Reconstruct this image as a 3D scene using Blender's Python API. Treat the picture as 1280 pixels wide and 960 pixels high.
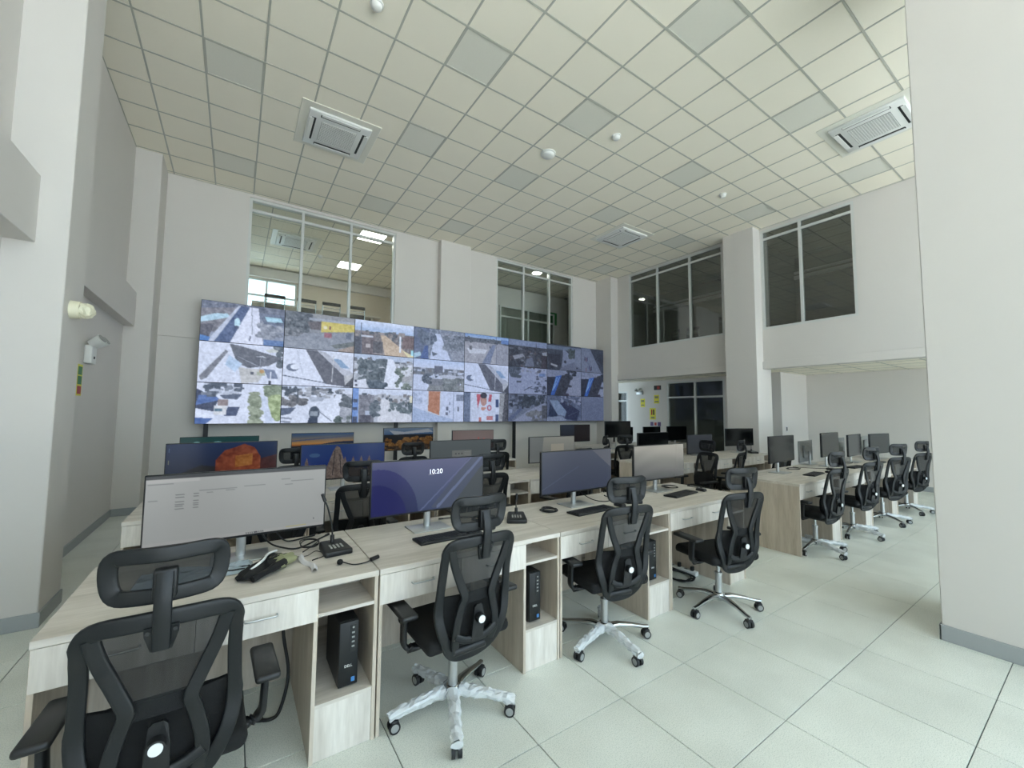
import bpy, bmesh, math, random
import numpy as np
from mathutils import Vector, Matrix

for o in list(bpy.data.objects):
    bpy.data.objects.remove(o)
SC = bpy.context.scene
COL = SC.collection
random.seed(7)
PI = math.pi

# ---------------------------------------------------------------- camera, world, light, exposure
EYE = 1.633
cd = bpy.data.cameras.new('camera')
cam = bpy.data.objects.new('camera', cd)
COL.objects.link(cam)
yaw, pit, rol = .5926, .0672, .0082
_f = Vector((math.sin(yaw)*math.cos(pit), math.cos(yaw)*math.cos(pit), math.sin(pit)))
_r = Vector((math.cos(yaw), -math.sin(yaw), 0))
_u = _r.cross(_f)
_r2 = _r*math.cos(rol) + _u*math.sin(rol)
_u2 = -_r*math.sin(rol) + _u*math.cos(rol)
cam.matrix_world = Matrix(((_r2.x, _u2.x, -_f.x, 0), (_r2.y, _u2.y, -_f.y, 0), (_r2.z, _u2.z, -_f.z, EYE), (0, 0, 0, 1)))
cd.sensor_fit = 'HORIZONTAL'
cd.sensor_width = 36
cd.lens = 512.51/1280*36
cd.clip_start = .02
SC.camera = cam

w = bpy.data.worlds.new('sky')
SC.world = w
w.use_nodes = True
bg = w.node_tree.nodes['Background']
bg.inputs['Color'].default_value = (.67, .86, 1.0, 1)
bg.inputs['Strength'].default_value = 3.3

sl_ = bpy.data.lights.new('sun', 'SUN')                  # high sun from behind the building: lights the paving outside
sl_.energy = 30
sl_.color = (1, .985, .95)
sl_.angle = .01
so = bpy.data.objects.new('sun', sl_)
COL.objects.link(so)
so.rotation_euler = Vector((.5, -.3, -.85)).to_track_quat('-Z', 'Y').to_euler()

pl = bpy.data.lights.new('facade_portal', 'AREA')       # guides daylight samples through the glazed front
pl.shape = 'RECTANGLE'
pl.size = 13.6
pl.size_y = 5.8
pl.cycles.is_portal = True
po = bpy.data.objects.new('facade_portal', pl)
COL.objects.link(po)
po.location = (5.3, -4.4, 2.9)
po.rotation_euler = (PI/2, 0, 0)

vs = SC.view_settings
vs.view_transform = 'Standard'
vs.look = 'None'
vs.gamma = 1
vs.use_curve_mapping = False
vs.exposure = 0.18
SC.cycles.use_denoising = True
SC.cycles.max_bounces = 10
SC.cycles.diffuse_bounces = 6
SC.cycles.transparent_max_bounces = 16

# ---------------------------------------------------------------- helpers
class MB:
    """collects shapes, then links them as one mesh object"""
    def __init__(s):
        s.v, s.f, s.sm = [], [], []
    def add(s, vs, fs, smooth=False):
        n = len(s.v)
        s.v += [tuple(p) for p in vs]
        s.f += [tuple(i+n for i in q) for q in fs]
        s.sm += [smooth]*len(fs)
        return s
    def box(s, x0, x1, y0, y1, z0, z1):
        v = [(x, y, z) for z in (z0, z1) for y in (y0, y1) for x in (x0, x1)]
        return s.add(v, [(0, 2, 3, 1), (4, 5, 7, 6), (0, 1, 5, 4), (2, 6, 7, 3), (0, 4, 6, 2), (1, 3, 7, 5)])
    def cbox(s, c, d):
        return s.box(c[0]-d[0]/2, c[0]+d[0]/2, c[1]-d[1]/2, c[1]+d[1]/2, c[2]-d[2]/2, c[2]+d[2]/2)
    def rbox(s, x0, x1, y0, y1, z0, z1, r=.004, seg=2, fn=None):
        bm = bmesh.new()
        bmesh.ops.create_cube(bm, size=1)
        for v in bm.verts:
            v.co = ((x0+x1)/2+v.co.x*(x1-x0), (y0+y1)/2+v.co.y*(y1-y0), (z0+z1)/2+v.co.z*(z1-z0))
        r = min(r, .49*min(x1-x0, y1-y0, z1-z0))
        bmesh.ops.bevel(bm, geom=bm.edges[:], offset=r, segments=seg, profile=.5, affect='EDGES')
        bm.verts.index_update()
        vs = [fn(v.co) if fn else v.co[:] for v in bm.verts]
        fs = [[v.index for v in f.verts] for f in bm.faces]
        bm.free()
        return s.add(vs, fs, seg > 1)
    def cyl(s, p, q, r0, r1=None, n=16, cap=True):
        r1 = r0 if r1 is None else r1
        p, q = Vector(p), Vector(q)
        t = (q-p).normalized()
        a = t.orthogonal().normalized()
        b = t.cross(a)
        vs = []
        for c, r in ((p, r0), (q, r1)):
            vs += [c+(a*math.cos(2*PI*i/n)+b*math.sin(2*PI*i/n))*r for i in range(n)]
        fs = [(i, (i+1) % n, n+(i+1) % n, n+i) for i in range(n)]
        s.add(vs, fs, True)
        if cap:
            s.add(vs, [tuple(range(n))[::-1], tuple(range(n, 2*n))])
        return s
    def sweep(s, pts, w, t, n=(0, 1, 0), closed=False, k=10, pw=.55):
        """flattened bar along a path; w half width in the plane, t half thickness along n; numbers or lists"""
        P = [Vector(p) for p in pts]
        N = len(P)
        W = w if isinstance(w, (list, tuple)) else [w]*N
        T = t if isinstance(t, (list, tuple)) else [t]*N
        n = Vector(n)
        vs = []
        for i in range(N):
            a = P[(i-1) % N] if (closed or i > 0) else P[i]
            b = P[(i+1) % N] if (closed or i < N-1) else P[i]
            tg = (b-a).normalized()
            sd = tg.cross(n).normalized()
            nn = sd.cross(tg)
            for j in range(k):
                c, d = math.cos(2*PI*j/k+.3), math.sin(2*PI*j/k+.3)
                c = math.copysign(abs(c)**pw, c)
                d = math.copysign(abs(d)**pw, d)
                vs.append(P[i]+sd*c*W[i]+nn*d*T[i])
        fs = []
        for i in range(N if closed else N-1):
            for j in range(k):
                fs.append((i*k+j, i*k+(j+1) % k, ((i+1) % N)*k+(j+1) % k, ((i+1) % N)*k+j))
        s.add(vs, fs, True)
        if not closed:
            s.add(vs, [tuple(range(k))[::-1], tuple(range((N-1)*k, N*k))])
        return s
    def tube(s, pts, r, n=8):
        P = [Vector(p) for p in pts]
        up = None
        vs = []
        for i in range(len(P)):
            tg = (P[min(i+1, len(P)-1)]-P[max(i-1, 0)]).normalized()
            up = tg.orthogonal().normalized() if up is None else (up-tg*up.dot(tg)).normalized()
            b = tg.cross(up)
            rr = r[i] if isinstance(r, (list, tuple)) else r
            vs += [P[i]+(up*math.cos(2*PI*j/n)+b*math.sin(2*PI*j/n))*rr for j in range(n)]
        fs = [(i*n+j, i*n+(j+1) % n, (i+1)*n+(j+1) % n, (i+1)*n+j) for i in range(len(P)-1) for j in range(n)]
        s.add(vs, fs, True)
        s.add(vs, [tuple(range(n))[::-1], tuple(range((len(P)-1)*n, len(P)*n))])
        return s
    def lathe(s, prof, c=(0, 0, 0), n=24):
        vs = [(c[0]+r*math.cos(2*PI*i/n), c[1]+r*math.sin(2*PI*i/n), c[2]+z) for r, z in prof for i in range(n)]
        fs = [(a*n+i, a*n+(i+1) % n, (a+1)*n+(i+1) % n, (a+1)*n+i) for a in range(len(prof)-1) for i in range(n)]
        s.add(vs, fs, True)
        return s.add(vs, [tuple(range(n))[::-1], tuple(range((len(prof)-1)*n, len(prof)*n))])
    def prism(s, poly, z0, z1):
        n = len(poly)
        vs = [(x, y, z0) for x, y in poly]+[(x, y, z1) for x, y in poly]
        return s.add(vs, [tuple(range(n))[::-1], tuple(range(n, 2*n))]+[(i, (i+1) % n, n+(i+1) % n, n+i) for i in range(n)])
    def grid(s, fn, nu, nv, smooth=True):
        vs = [fn(i/nu, j/nv) for j in range(nv+1) for i in range(nu+1)]
        return s.add(vs, [(j*(nu+1)+i, j*(nu+1)+i+1, (j+1)*(nu+1)+i+1, (j+1)*(nu+1)+i) for j in range(nv) for i in range(nu)], smooth)
    def mesh(s, name, mat):
        me = bpy.data.meshes.new(name)
        me.from_pydata(s.v, [], s.f)
        me.polygons.foreach_set('use_smooth', s.sm)
        if mat:
            me.materials.append(mat)
        me.update()
        return me
    def build(s, name, mat, parent=None, **kw):
        return link(name, s.mesh(name, mat), parent, **kw)

def link(name, me, parent=None, loc=None, label=None, cat=None, group=None, kind=None, rz=0):
    o = bpy.data.objects.new(name, me)
    COL.objects.link(o)
    if parent:
        o.parent = parent
    if loc:
        o.location = loc
    if rz:
        o.rotation_euler = (0, 0, rz)
    for k, v in (('label', label), ('category', cat), ('group', group), ('kind', kind)):
        if v:
            o[k] = v
    return o

def thing(name, label, cat, loc=(0, 0, 0), rz=0, group=None, kind=None):
    return link(name, None, None, loc, label, cat, group, kind, rz)

def dup(o, parent=None):
    c = o.copy()
    COL.objects.link(c)
    c.parent = parent
    for ch in list(o.children):
        dup(ch, c)
    return c

def smooth_path(ctrl, n=6, closed=False):
    """Catmull-Rom"""
    C = [Vector(c) for c in ctrl]
    N = len(C)
    out = []
    for i in range(N if closed else N-1):
        if closed:
            a, b, c, d = C[i-1], C[i], C[(i+1) % N], C[(i+2) % N]
        else:
            a, b, c, d = C[max(i-1, 0)], C[i], C[i+1], C[min(i+2, N-1)]
        for k in range(n):
            t = k/n
            out.append(.5*((2*b)+(c-a)*t+(2*a-5*b+4*c-d)*t*t+(3*b-a-3*c+d)*t**3))
    if not closed:
        out.append(C[-1])
    return out

# ---------------------------------------------------------------- materials
def srgb(c):
    return tuple((x/12.92 if x <= .04045 else ((x+.055)/1.055)**2.4) for x in (v/255 for v in c))

def mat(name, col, rough=.5, metal=0., spec=.5, noise=0., nscale=20., bump=0., bscale=200., stretch=(1, 1, 1), coat=0.):
    m = bpy.data.materials.new(name)
    m.use_nodes = True
    nt = m.node_tree
    b = nt.nodes['Principled BSDF']
    c = srgb(col)
    b.inputs['Base Color'].default_value = (*c, 1)
    b.inputs['Roughness'].default_value = rough
    b.inputs['Metallic'].default_value = metal
    b.inputs['Specular IOR Level'].default_value = spec
    b.inputs['Coat Weight'].default_value = coat
    tc = nt.nodes.new('ShaderNodeTexCoord')
    mp = nt.nodes.new('ShaderNodeMapping')
    mp.inputs['Scale'].default_value = stretch
    nt.links.new(tc.outputs['Object'], mp.inputs['Vector'])
    if noise:
        n = nt.nodes.new('ShaderNodeTexNoise')
        n.inputs['Scale'].default_value = nscale
        n.inputs['Detail'].default_value = 4
        r = nt.nodes.new('ShaderNodeMixRGB')
        r.inputs['Color1'].default_value = (*[x*(1-noise) for x in c], 1)
        r.inputs['Color2'].default_value = (*[min(1, x*(1+noise)) for x in c], 1)
        nt.links.new(mp.outputs['Vector'], n.inputs['Vector'])
        nt.links.new(n.outputs['Fac'], r.inputs['Fac'])
        nt.links.new(r.outputs['Color'], b.inputs['Base Color'])
    if bump:
        n2 = nt.nodes.new('ShaderNodeTexNoise')
        n2.inputs['Scale'].default_value = bscale
        bp = nt.nodes.new('ShaderNodeBump')
        bp.inputs['Strength'].default_value = bump
        bp.inputs['Distance'].default_value = .002
        nt.links.new(mp.outputs['Vector'], n2.inputs['Vector'])
        nt.links.new(n2.outputs['Fac'], bp.inputs['Height'])
        nt.links.new(bp.outputs['Normal'], b.inputs['Normal'])
    return m

def wood(name, stretch, c0, c1, c2):
    m = bpy.data.materials.new(name)
    m.use_nodes = True
    nt = m.node_tree
    b = nt.nodes['Principled BSDF']
    b.inputs['Roughness'].default_value = .45
    b.inputs['Specular IOR Level'].default_value = .35
    tc = nt.nodes.new('ShaderNodeTexCoord')
    oi = nt.nodes.new('ShaderNodeObjectInfo')
    ad = nt.nodes.new('ShaderNodeVectorMath')
    mp = nt.nodes.new('ShaderNodeMapping')
    mp.inputs['Scale'].default_value = stretch
    sc = nt.nodes.new('ShaderNodeMath')
    sc.operation = 'MULTIPLY'
    sc.inputs[1].default_value = 37.
    nt.links.new(oi.outputs['Random'], sc.inputs[0])
    nt.links.new(tc.outputs['Object'], ad.inputs[0])
    nt.links.new(sc.outputs[0], ad.inputs[1])
    nt.links.new(ad.outputs['Vector'], mp.inputs['Vector'])
    n1 = nt.nodes.new('ShaderNodeTexNoise')
    n1.inputs['Scale'].default_value = 1.6
    n1.inputs['Detail'].default_value = 5
    n1.inputs['Distortion'].default_value = .6
    n2 = nt.nodes.new('ShaderNodeTexNoise')
    n2.inputs['Scale'].default_value = 9
    n2.inputs['Detail'].default_value = 3
    for n in (n1, n2):
        nt.links.new(mp.outputs['Vector'], n.inputs['Vector'])
    cr = nt.nodes.new('ShaderNodeValToRGB')
    e = cr.color_ramp.elements
    e[0].position, e[1].position = .3, .72
    e[0].color, e[1].color = (*srgb(c0), 1), (*srgb(c2), 1)
    k = e.new(.5)
    k.color = (*srgb(c1), 1)
    nt.links.new(n1.outputs['Fac'], cr.inputs['Fac'])
    mx = nt.nodes.new('ShaderNodeMixRGB')
    mx.blend_type = 'MULTIPLY'
    mx.inputs['Fac'].default_value = .18
    r2 = nt.nodes.new('ShaderNodeValToRGB')
    r2.color_ramp.elements[0].color = (.55, .52, .5, 1)
    r2.color_ramp.elements[0].position = .35
    r2.color_ramp.elements[1].position = .6
    nt.links.new(n2.outputs['Fac'], r2.inputs['Fac'])
    nt.links.new(cr.outputs['Color'], mx.inputs['Color1'])
    nt.links.new(r2.outputs['Color'], mx.inputs['Color2'])
    nt.links.new(mx.outputs['Color'], b.inputs['Base Color'])
    return m

def see_through(name, col, amount, rough=.6, gloss=.0):
    """part transparent, part surface: amount is the share of the surface"""
    m = bpy.data.materials.new(name)
    m.use_nodes = True
    nt = m.node_tree
    b = nt.nodes['Principled BSDF']
    b.inputs['Base Color'].default_value = (*srgb(col), 1)
    b.inputs['Roughness'].default_value = rough
    t = nt.nodes.new('ShaderNodeBsdfTransparent')
    mx = nt.nodes.new('ShaderNodeMixShader')
    mx.inputs['Fac'].default_value = amount
    nt.links.new(t.outputs[0], mx.inputs[1])
    nt.links.new(b.outputs[0], mx.inputs[2])
    nt.links.new(mx.outputs[0], nt.nodes['Material Output'].inputs['Surface'])
    return m

def glass(name, tint=(1, 1, 1), base=.06):
    m = bpy.data.materials.new(name)
    m.use_nodes = True
    nt = m.node_tree
    nt.nodes.remove(nt.nodes['Principled BSDF'])
    t = nt.nodes.new('ShaderNodeBsdfTransparent')
    t.inputs['Color'].default_value = (*tint, 1)
    g = nt.nodes.new('ShaderNodeBsdfGlossy')
    g.inputs['Roughness'].default_value = .02
    lw = nt.nodes.new('ShaderNodeLayerWeight')
    lw.inputs['Blend'].default_value = .15
    ma = nt.nodes.new('ShaderNodeMath')
    ma.operation = 'MULTIPLY_ADD'
    ma.inputs[1].default_value = .6
    ma.inputs[2].default_value = base
    mx = nt.nodes.new('ShaderNodeMixShader')
    nt.links.new(lw.outputs['Fresnel'], ma.inputs[0])
    nt.links.new(ma.outputs[0], mx.inputs['Fac'])
    nt.links.new(t.outputs[0], mx.inputs[1])
    nt.links.new(g.outputs[0], mx.inputs[2])
    nt.links.new(mx.outputs[0], nt.nodes['Material Output'].inputs['Surface'])
    return m

def glow(name, col, strength):
    m = bpy.data.materials.new(name)
    m.use_nodes = True
    b = m.node_tree.nodes['Principled BSDF']
    b.inputs['Base Color'].default_value = (*srgb(col), 1)
    b.inputs['Emission Color'].default_value = (*srgb(col), 1)
    b.inputs['Emission Strength'].default_value = strength
    return m

def picture_mat(name, strength, rough=.3):
    m = bpy.data.materials.new(name)
    m.use_nodes = True
    nt = m.node_tree
    b = nt.nodes['Principled BSDF']
    b.inputs['Base Color'].default_value = (.012, .012, .014, 1)
    b.inputs['Roughness'].default_value = rough
    b.inputs['Specular IOR Level'].default_value = .18
    a = nt.nodes.new('ShaderNodeAttribute')
    a.attribute_name = 'picture'
    nt.links.new(a.outputs['Color'], b.inputs['Emission Color'])
    b.inputs['Emission Strength'].default_value = strength
    return m

def floor_tile_mat():
    m = mat('floor_tile', (226, 230, 222), .32, spec=.4)
    nt = m.node_tree
    b = nt.nodes['Principled BSDF']
    tc = nt.nodes.new('ShaderNodeTexCoord')
    ge = nt.nodes.new('ShaderNodeNewGeometry')
    n1 = nt.nodes.new('ShaderNodeTexNoise')
    n1.inputs['Scale'].default_value = 190
    n1.inputs['Detail'].default_value = 3
    n2 = nt.nodes.new('ShaderNodeTexNoise')
    n2.inputs['Scale'].default_value = 2.2
    n2.inputs['Detail'].default_value = 5
    for n in (n1, n2):
        nt.links.new(ge.outputs['Position'], n.inputs['Vector'])
    cr = nt.nodes.new('ShaderNodeValToRGB')
    e = cr.color_ramp.elements
    e[0].position, e[1].position = .36, .52
    e[0].color, e[1].color = (*srgb((205, 211, 203)), 1), (*srgb((233, 236, 228)), 1)
    nt.links.new(n1.outputs['Fac'], cr.inputs['Fac'])
    c2 = nt.nodes.new('ShaderNodeValToRGB')
    c2.color_ramp.elements[0].position, c2.color_ramp.elements[1].position = .3, .65
    c2.color_ramp.elements[0].color = (.87, .87, .86, 1)
    nt.links.new(n2.outputs['Fac'], c2.inputs['Fac'])
    oi = nt.nodes.new('ShaderNodeObjectInfo')
    mr = nt.nodes.new('ShaderNodeMapRange')
    mr.inputs['To Min'].default_value, mr.inputs['To Max'].default_value = .95, 1.0
    nt.links.new(oi.outputs['Random'], mr.inputs['Value'])
    mx = nt.nodes.new('ShaderNodeMixRGB')
    mx.blend_type = 'MULTIPLY'
    mx.inputs['Fac'].default_value = 1
    my = nt.nodes.new('ShaderNodeMixRGB')
    my.blend_type = 'MULTIPLY'
    my.inputs['Fac'].default_value = 1
    nt.links.new(cr.outputs['Color'], mx.inputs['Color1'])
    nt.links.new(c2.outputs['Color'], mx.inputs['Color2'])
    nt.links.new(mx.outputs['Color'], my.inputs['Color1'])
    nt.links.new(mr.outputs['Result'], my.inputs['Color2'])
    nt.links.new(my.outputs['Color'], b.inputs['Base Color'])
    return m

M = dict(
    wall=mat('wall_paint', (210, 206, 201), .7, noise=.015, nscale=3, bump=.08, bscale=120),
    grout=mat('grout', (96, 104, 102), .8),
    tile=floor_tile_mat(),
    ceil=mat('ceiling_board', (244, 238, 222), .85, noise=.02, nscale=2, bump=.15, bscale=300),
    bar=mat('ceiling_grid', (184, 184, 174), .6),
    panel=mat('frosted_panel', (228, 226, 214), .35, noise=.02, nscale=30),
    base=mat('grey_baseboard', (160, 164, 165), .5),
    alu=mat('window_aluminium', (205, 207, 204), .4, metal=.15),
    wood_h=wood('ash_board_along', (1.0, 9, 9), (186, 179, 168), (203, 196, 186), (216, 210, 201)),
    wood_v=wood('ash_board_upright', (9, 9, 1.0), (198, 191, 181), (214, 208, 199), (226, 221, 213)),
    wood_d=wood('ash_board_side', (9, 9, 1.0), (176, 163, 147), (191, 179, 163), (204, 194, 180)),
    black=mat('black_plastic', (20, 21, 23), .45, bump=.06, bscale=400),
    frame=mat('chair_frame', (22, 24, 26), .42, spec=.4, bump=.05, bscale=500),
    fabric=mat('black_fabric', (13, 13, 14), .9, noise=.25, nscale=300, bump=.3, bscale=500),
    mesh=see_through('mesh_fabric', (20, 21, 22), .85, .85),
    chrome=mat('chrome', (196, 200, 202), .16, metal=1),
    silver=mat('silver_paint', (188, 190, 190), .32, metal=.75),
    film=see_through('plastic_film', (236, 240, 242), .66, .2),
    rubber=mat('caster_rubber', (22, 22, 24), .5),
    rim=mat('caster_rim', (150, 152, 150), .4),
    knob=glow('lumbar_knob', (225, 228, 228), 0),
    cable=mat('cable', (20, 20, 22), .5),
    white=mat('white_plastic', (226, 227, 224), .4),
    cream=mat('cream_plastic', (226, 222, 196), .45),
    slot=mat('dark_slot', (36, 38, 38), .7),
    grille=mat('grey_grille', (150, 152, 148), .6),
    dark=mat('dark_screen', (10, 11, 12), .12, spec=.32),
    greyscreen=mat('grey_screen', (40, 43, 46), .16, spec=.5),
    back=mat('monitor_back', (60, 63, 64), .4),
    silverback=mat('silver_monitor_back', (150, 154, 154), .4, metal=.3),
    glass=glass('window_glass', (.93, .96, .95), .04),
    dglass=glass('tinted_glass', (.74, .77, .74), .13),
    pglass=glass('partition_glass', (.8, .82, .8), .03),
    green=mat('green_sign', (40, 120, 60), .5),
    yellow=mat('yellow_sign', (222, 214, 60), .5),
    purple=mat('purple_sign', (96, 74, 120), .5),
    red=mat('red_sign', (170, 50, 40), .5),
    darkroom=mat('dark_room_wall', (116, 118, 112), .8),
    lamp=glow('lit_lamp', (255, 252, 242), 15),
    olive=mat('olive_cloth', (140, 142, 108), .9, bump=.4, bscale=200),
    clear=see_through('clear_wrap', (170, 184, 194), .7, .12),
    keys=mat('key_caps', (38, 39, 41), .55),
    pave=mat('pavement', (194, 196, 196), .9),
    sheet=mat('pale_paper', (206, 204, 206), .6),
)

# ---------------------------------------------------------------- pictures on screens (flat print, one colour per screen dot)
class Pic:
    def __init__(s, w, h, col, seed=0):
        s.w, s.h = w, h
        s.a = np.ones((h, w, 3))*np.array(col, float)
        s.rng = np.random.default_rng(seed)
        yy, xx = np.mgrid[0:h, 0:w]
        s.X, s.Y = (xx+.5)/w, (yy+.5)/h
    def vgrad(s, c0, c1, y0=0, y1=1):
        t = np.clip((s.Y-y0)/(y1-y0), 0, 1)[..., None]
        k = (s.Y >= y0) & (s.Y <= y1)
        s.a[k] = (np.array(c0)*(1-t)+np.array(c1)*t)[k]
        return s
    def inside(s, pts):
        k = np.zeros((s.h, s.w), bool)
        n = len(pts)
        for i in range(n):
            x0, y0 = pts[i]
            x1, y1 = pts[(i+1) % n]
            if y0 == y1:
                continue
            c = ((y0 > s.Y) != (y1 > s.Y)) & (s.X < (x1-x0)*(s.Y-y0)/(y1-y0)+x0)
            k ^= c
        return k
    def field(s, n):
        g = s.rng.random((n*s.h//s.w+3, n+3))
        fx, fy = s.X*n, s.Y*n*s.h/s.w
        ix, iy = fx.astype(int), fy.astype(int)
        tx, ty = fx-ix, fy-iy
        return (g[iy, ix]*(1-tx)+g[iy, ix+1]*tx)*(1-ty)+(g[iy+1, ix]*(1-tx)+g[iy+1, ix+1]*tx)*ty
    def poly(s, pts, col, noise=0, n=30):
        k = s.inside(pts)
        c = np.ones((s.h, s.w, 3))*np.array(col, float)
        if noise:
            c = c+((s.field(n)+s.field(n*2)-1)*noise)[..., None]
        s.a[k] = c[k]
        return s
    def rect(s, x0, y0, x1, y1, col, noise=0, n=30):
        return s.poly([(x0, y0), (x1, y0), (x1, y1), (x0, y1)], col, noise, n)
    def ell(s, x, y, rx, ry, col, noise=0):
        k = ((s.X-x)/rx)**2+((s.Y-y)/ry)**2 < 1
        c = np.ones((s.h, s.w, 3))*np.array(col, float)
        if noise:
            c = c+((s.field(40)-.5)*2*noise)[..., None]
        s.a[k] = c[k]
        return s
    def line(s, p, q, wd, col):
        (x0, y0), (x1, y1) = p, q
        r = s.h/s.w
        dx, dy = x1-x0, (y1-y0)*r
        L = dx*dx+dy*dy
        t = np.clip(((s.X-x0)*dx+(s.Y-y0)*r*dy)/L, 0, 1)
        d = np.hypot(s.X-x0-t*dx, (s.Y-y0)*r-t*dy)
        s.a[d < wd] = col
        return s
    def town(s, x0, y0, x1, y1, n, cols, size=.03):
        for _ in range(n):
            x, y = x0+(x1-x0)*s.rng.random(), y0+(y1-y0)*s.rng.random()
            a, b = size*(.4+s.rng.random()), size*(.5+s.rng.random())
            c = cols[s.rng.integers(len(cols))]
            if s.rng.random() < .5:
                s.rect(x-a, y-b, x+a, y+b, c)
            else:
                s.ell(x, y, a, b, c, 18)
        return s
    def trees(s, x0, y0, x1, y1, n, col, size=.04):
        for _ in range(n):
            x, y = x0+(x1-x0)*s.rng.random(), y0+(y1-y0)*s.rng.random()
            s.ell(x, y, size*(.5+s.rng.random()), size*(.8+s.rng.random()), np.array(col)+s.rng.integers(-18, 18), 30)
        return s
    def grain(s, k=8):
        s.a += (s.rng.random((s.h, s.w, 1))-.5)*2*k
        return s
    def dim(s, m):
        s.a = s.a*np.array(m)
        return s

def screen_mesh(name, pic, wd, ht, m, bow=0.):
    """upright picture sheet centred on the origin in the xz plane, facing -y"""
    W, H = pic.w, pic.h
    xs = (np.arange(W)/(W-1)-.5)*wd
    zs = (.5-np.arange(H)/(H-1))*ht
    X, Z = np.meshgrid(xs, zs)
    v = np.stack([X.ravel(), np.zeros(W*H), Z.ravel()], 1)
    i = (np.arange(H-1)[:, None]*W+np.arange(W-1)[None, :]).ravel()
    f = np.stack([i, i+W, i+W+1, i+1], 1)
    me = bpy.data.meshes.new(name)
    me.vertices.add(len(v))
    me.vertices.foreach_set('co', v.ravel())
    me.loops.add(len(f)*4)
    me.loops.foreach_set('vertex_index', f.ravel())
    me.polygons.add(len(f))
    me.polygons.foreach_set('loop_start', np.arange(len(f))*4)
    me.update(calc_edges=True)
    a = np.clip(pic.a/255., 0, 1).reshape(-1, 3)
    a = np.where(a <= .04045, a/12.92, ((a+.055)/1.055)**2.4)
    at = me.color_attributes.new('picture', 'FLOAT_COLOR', 'POINT')
    at.data.foreach_set('color', np.concatenate([a, np.ones((len(a), 1))], 1).ravel().astype(np.float32))
    me.materials.append(m)
    return me

M['feed'] = picture_mat('camera_feed', 1.0, .35)
M['wallpaper'] = picture_mat('monitor_picture', .62, .22)

SNOW, PALE, MID, DK, BLK = (214, 220, 236), (186, 194, 214), (128, 134, 146), (74, 78, 86), (36, 38, 46)
TOWN = [(200, 206, 220), (150, 152, 156), (92, 94, 98), (66, 72, 76), (176, 178, 184), (110, 104, 98)]

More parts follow.
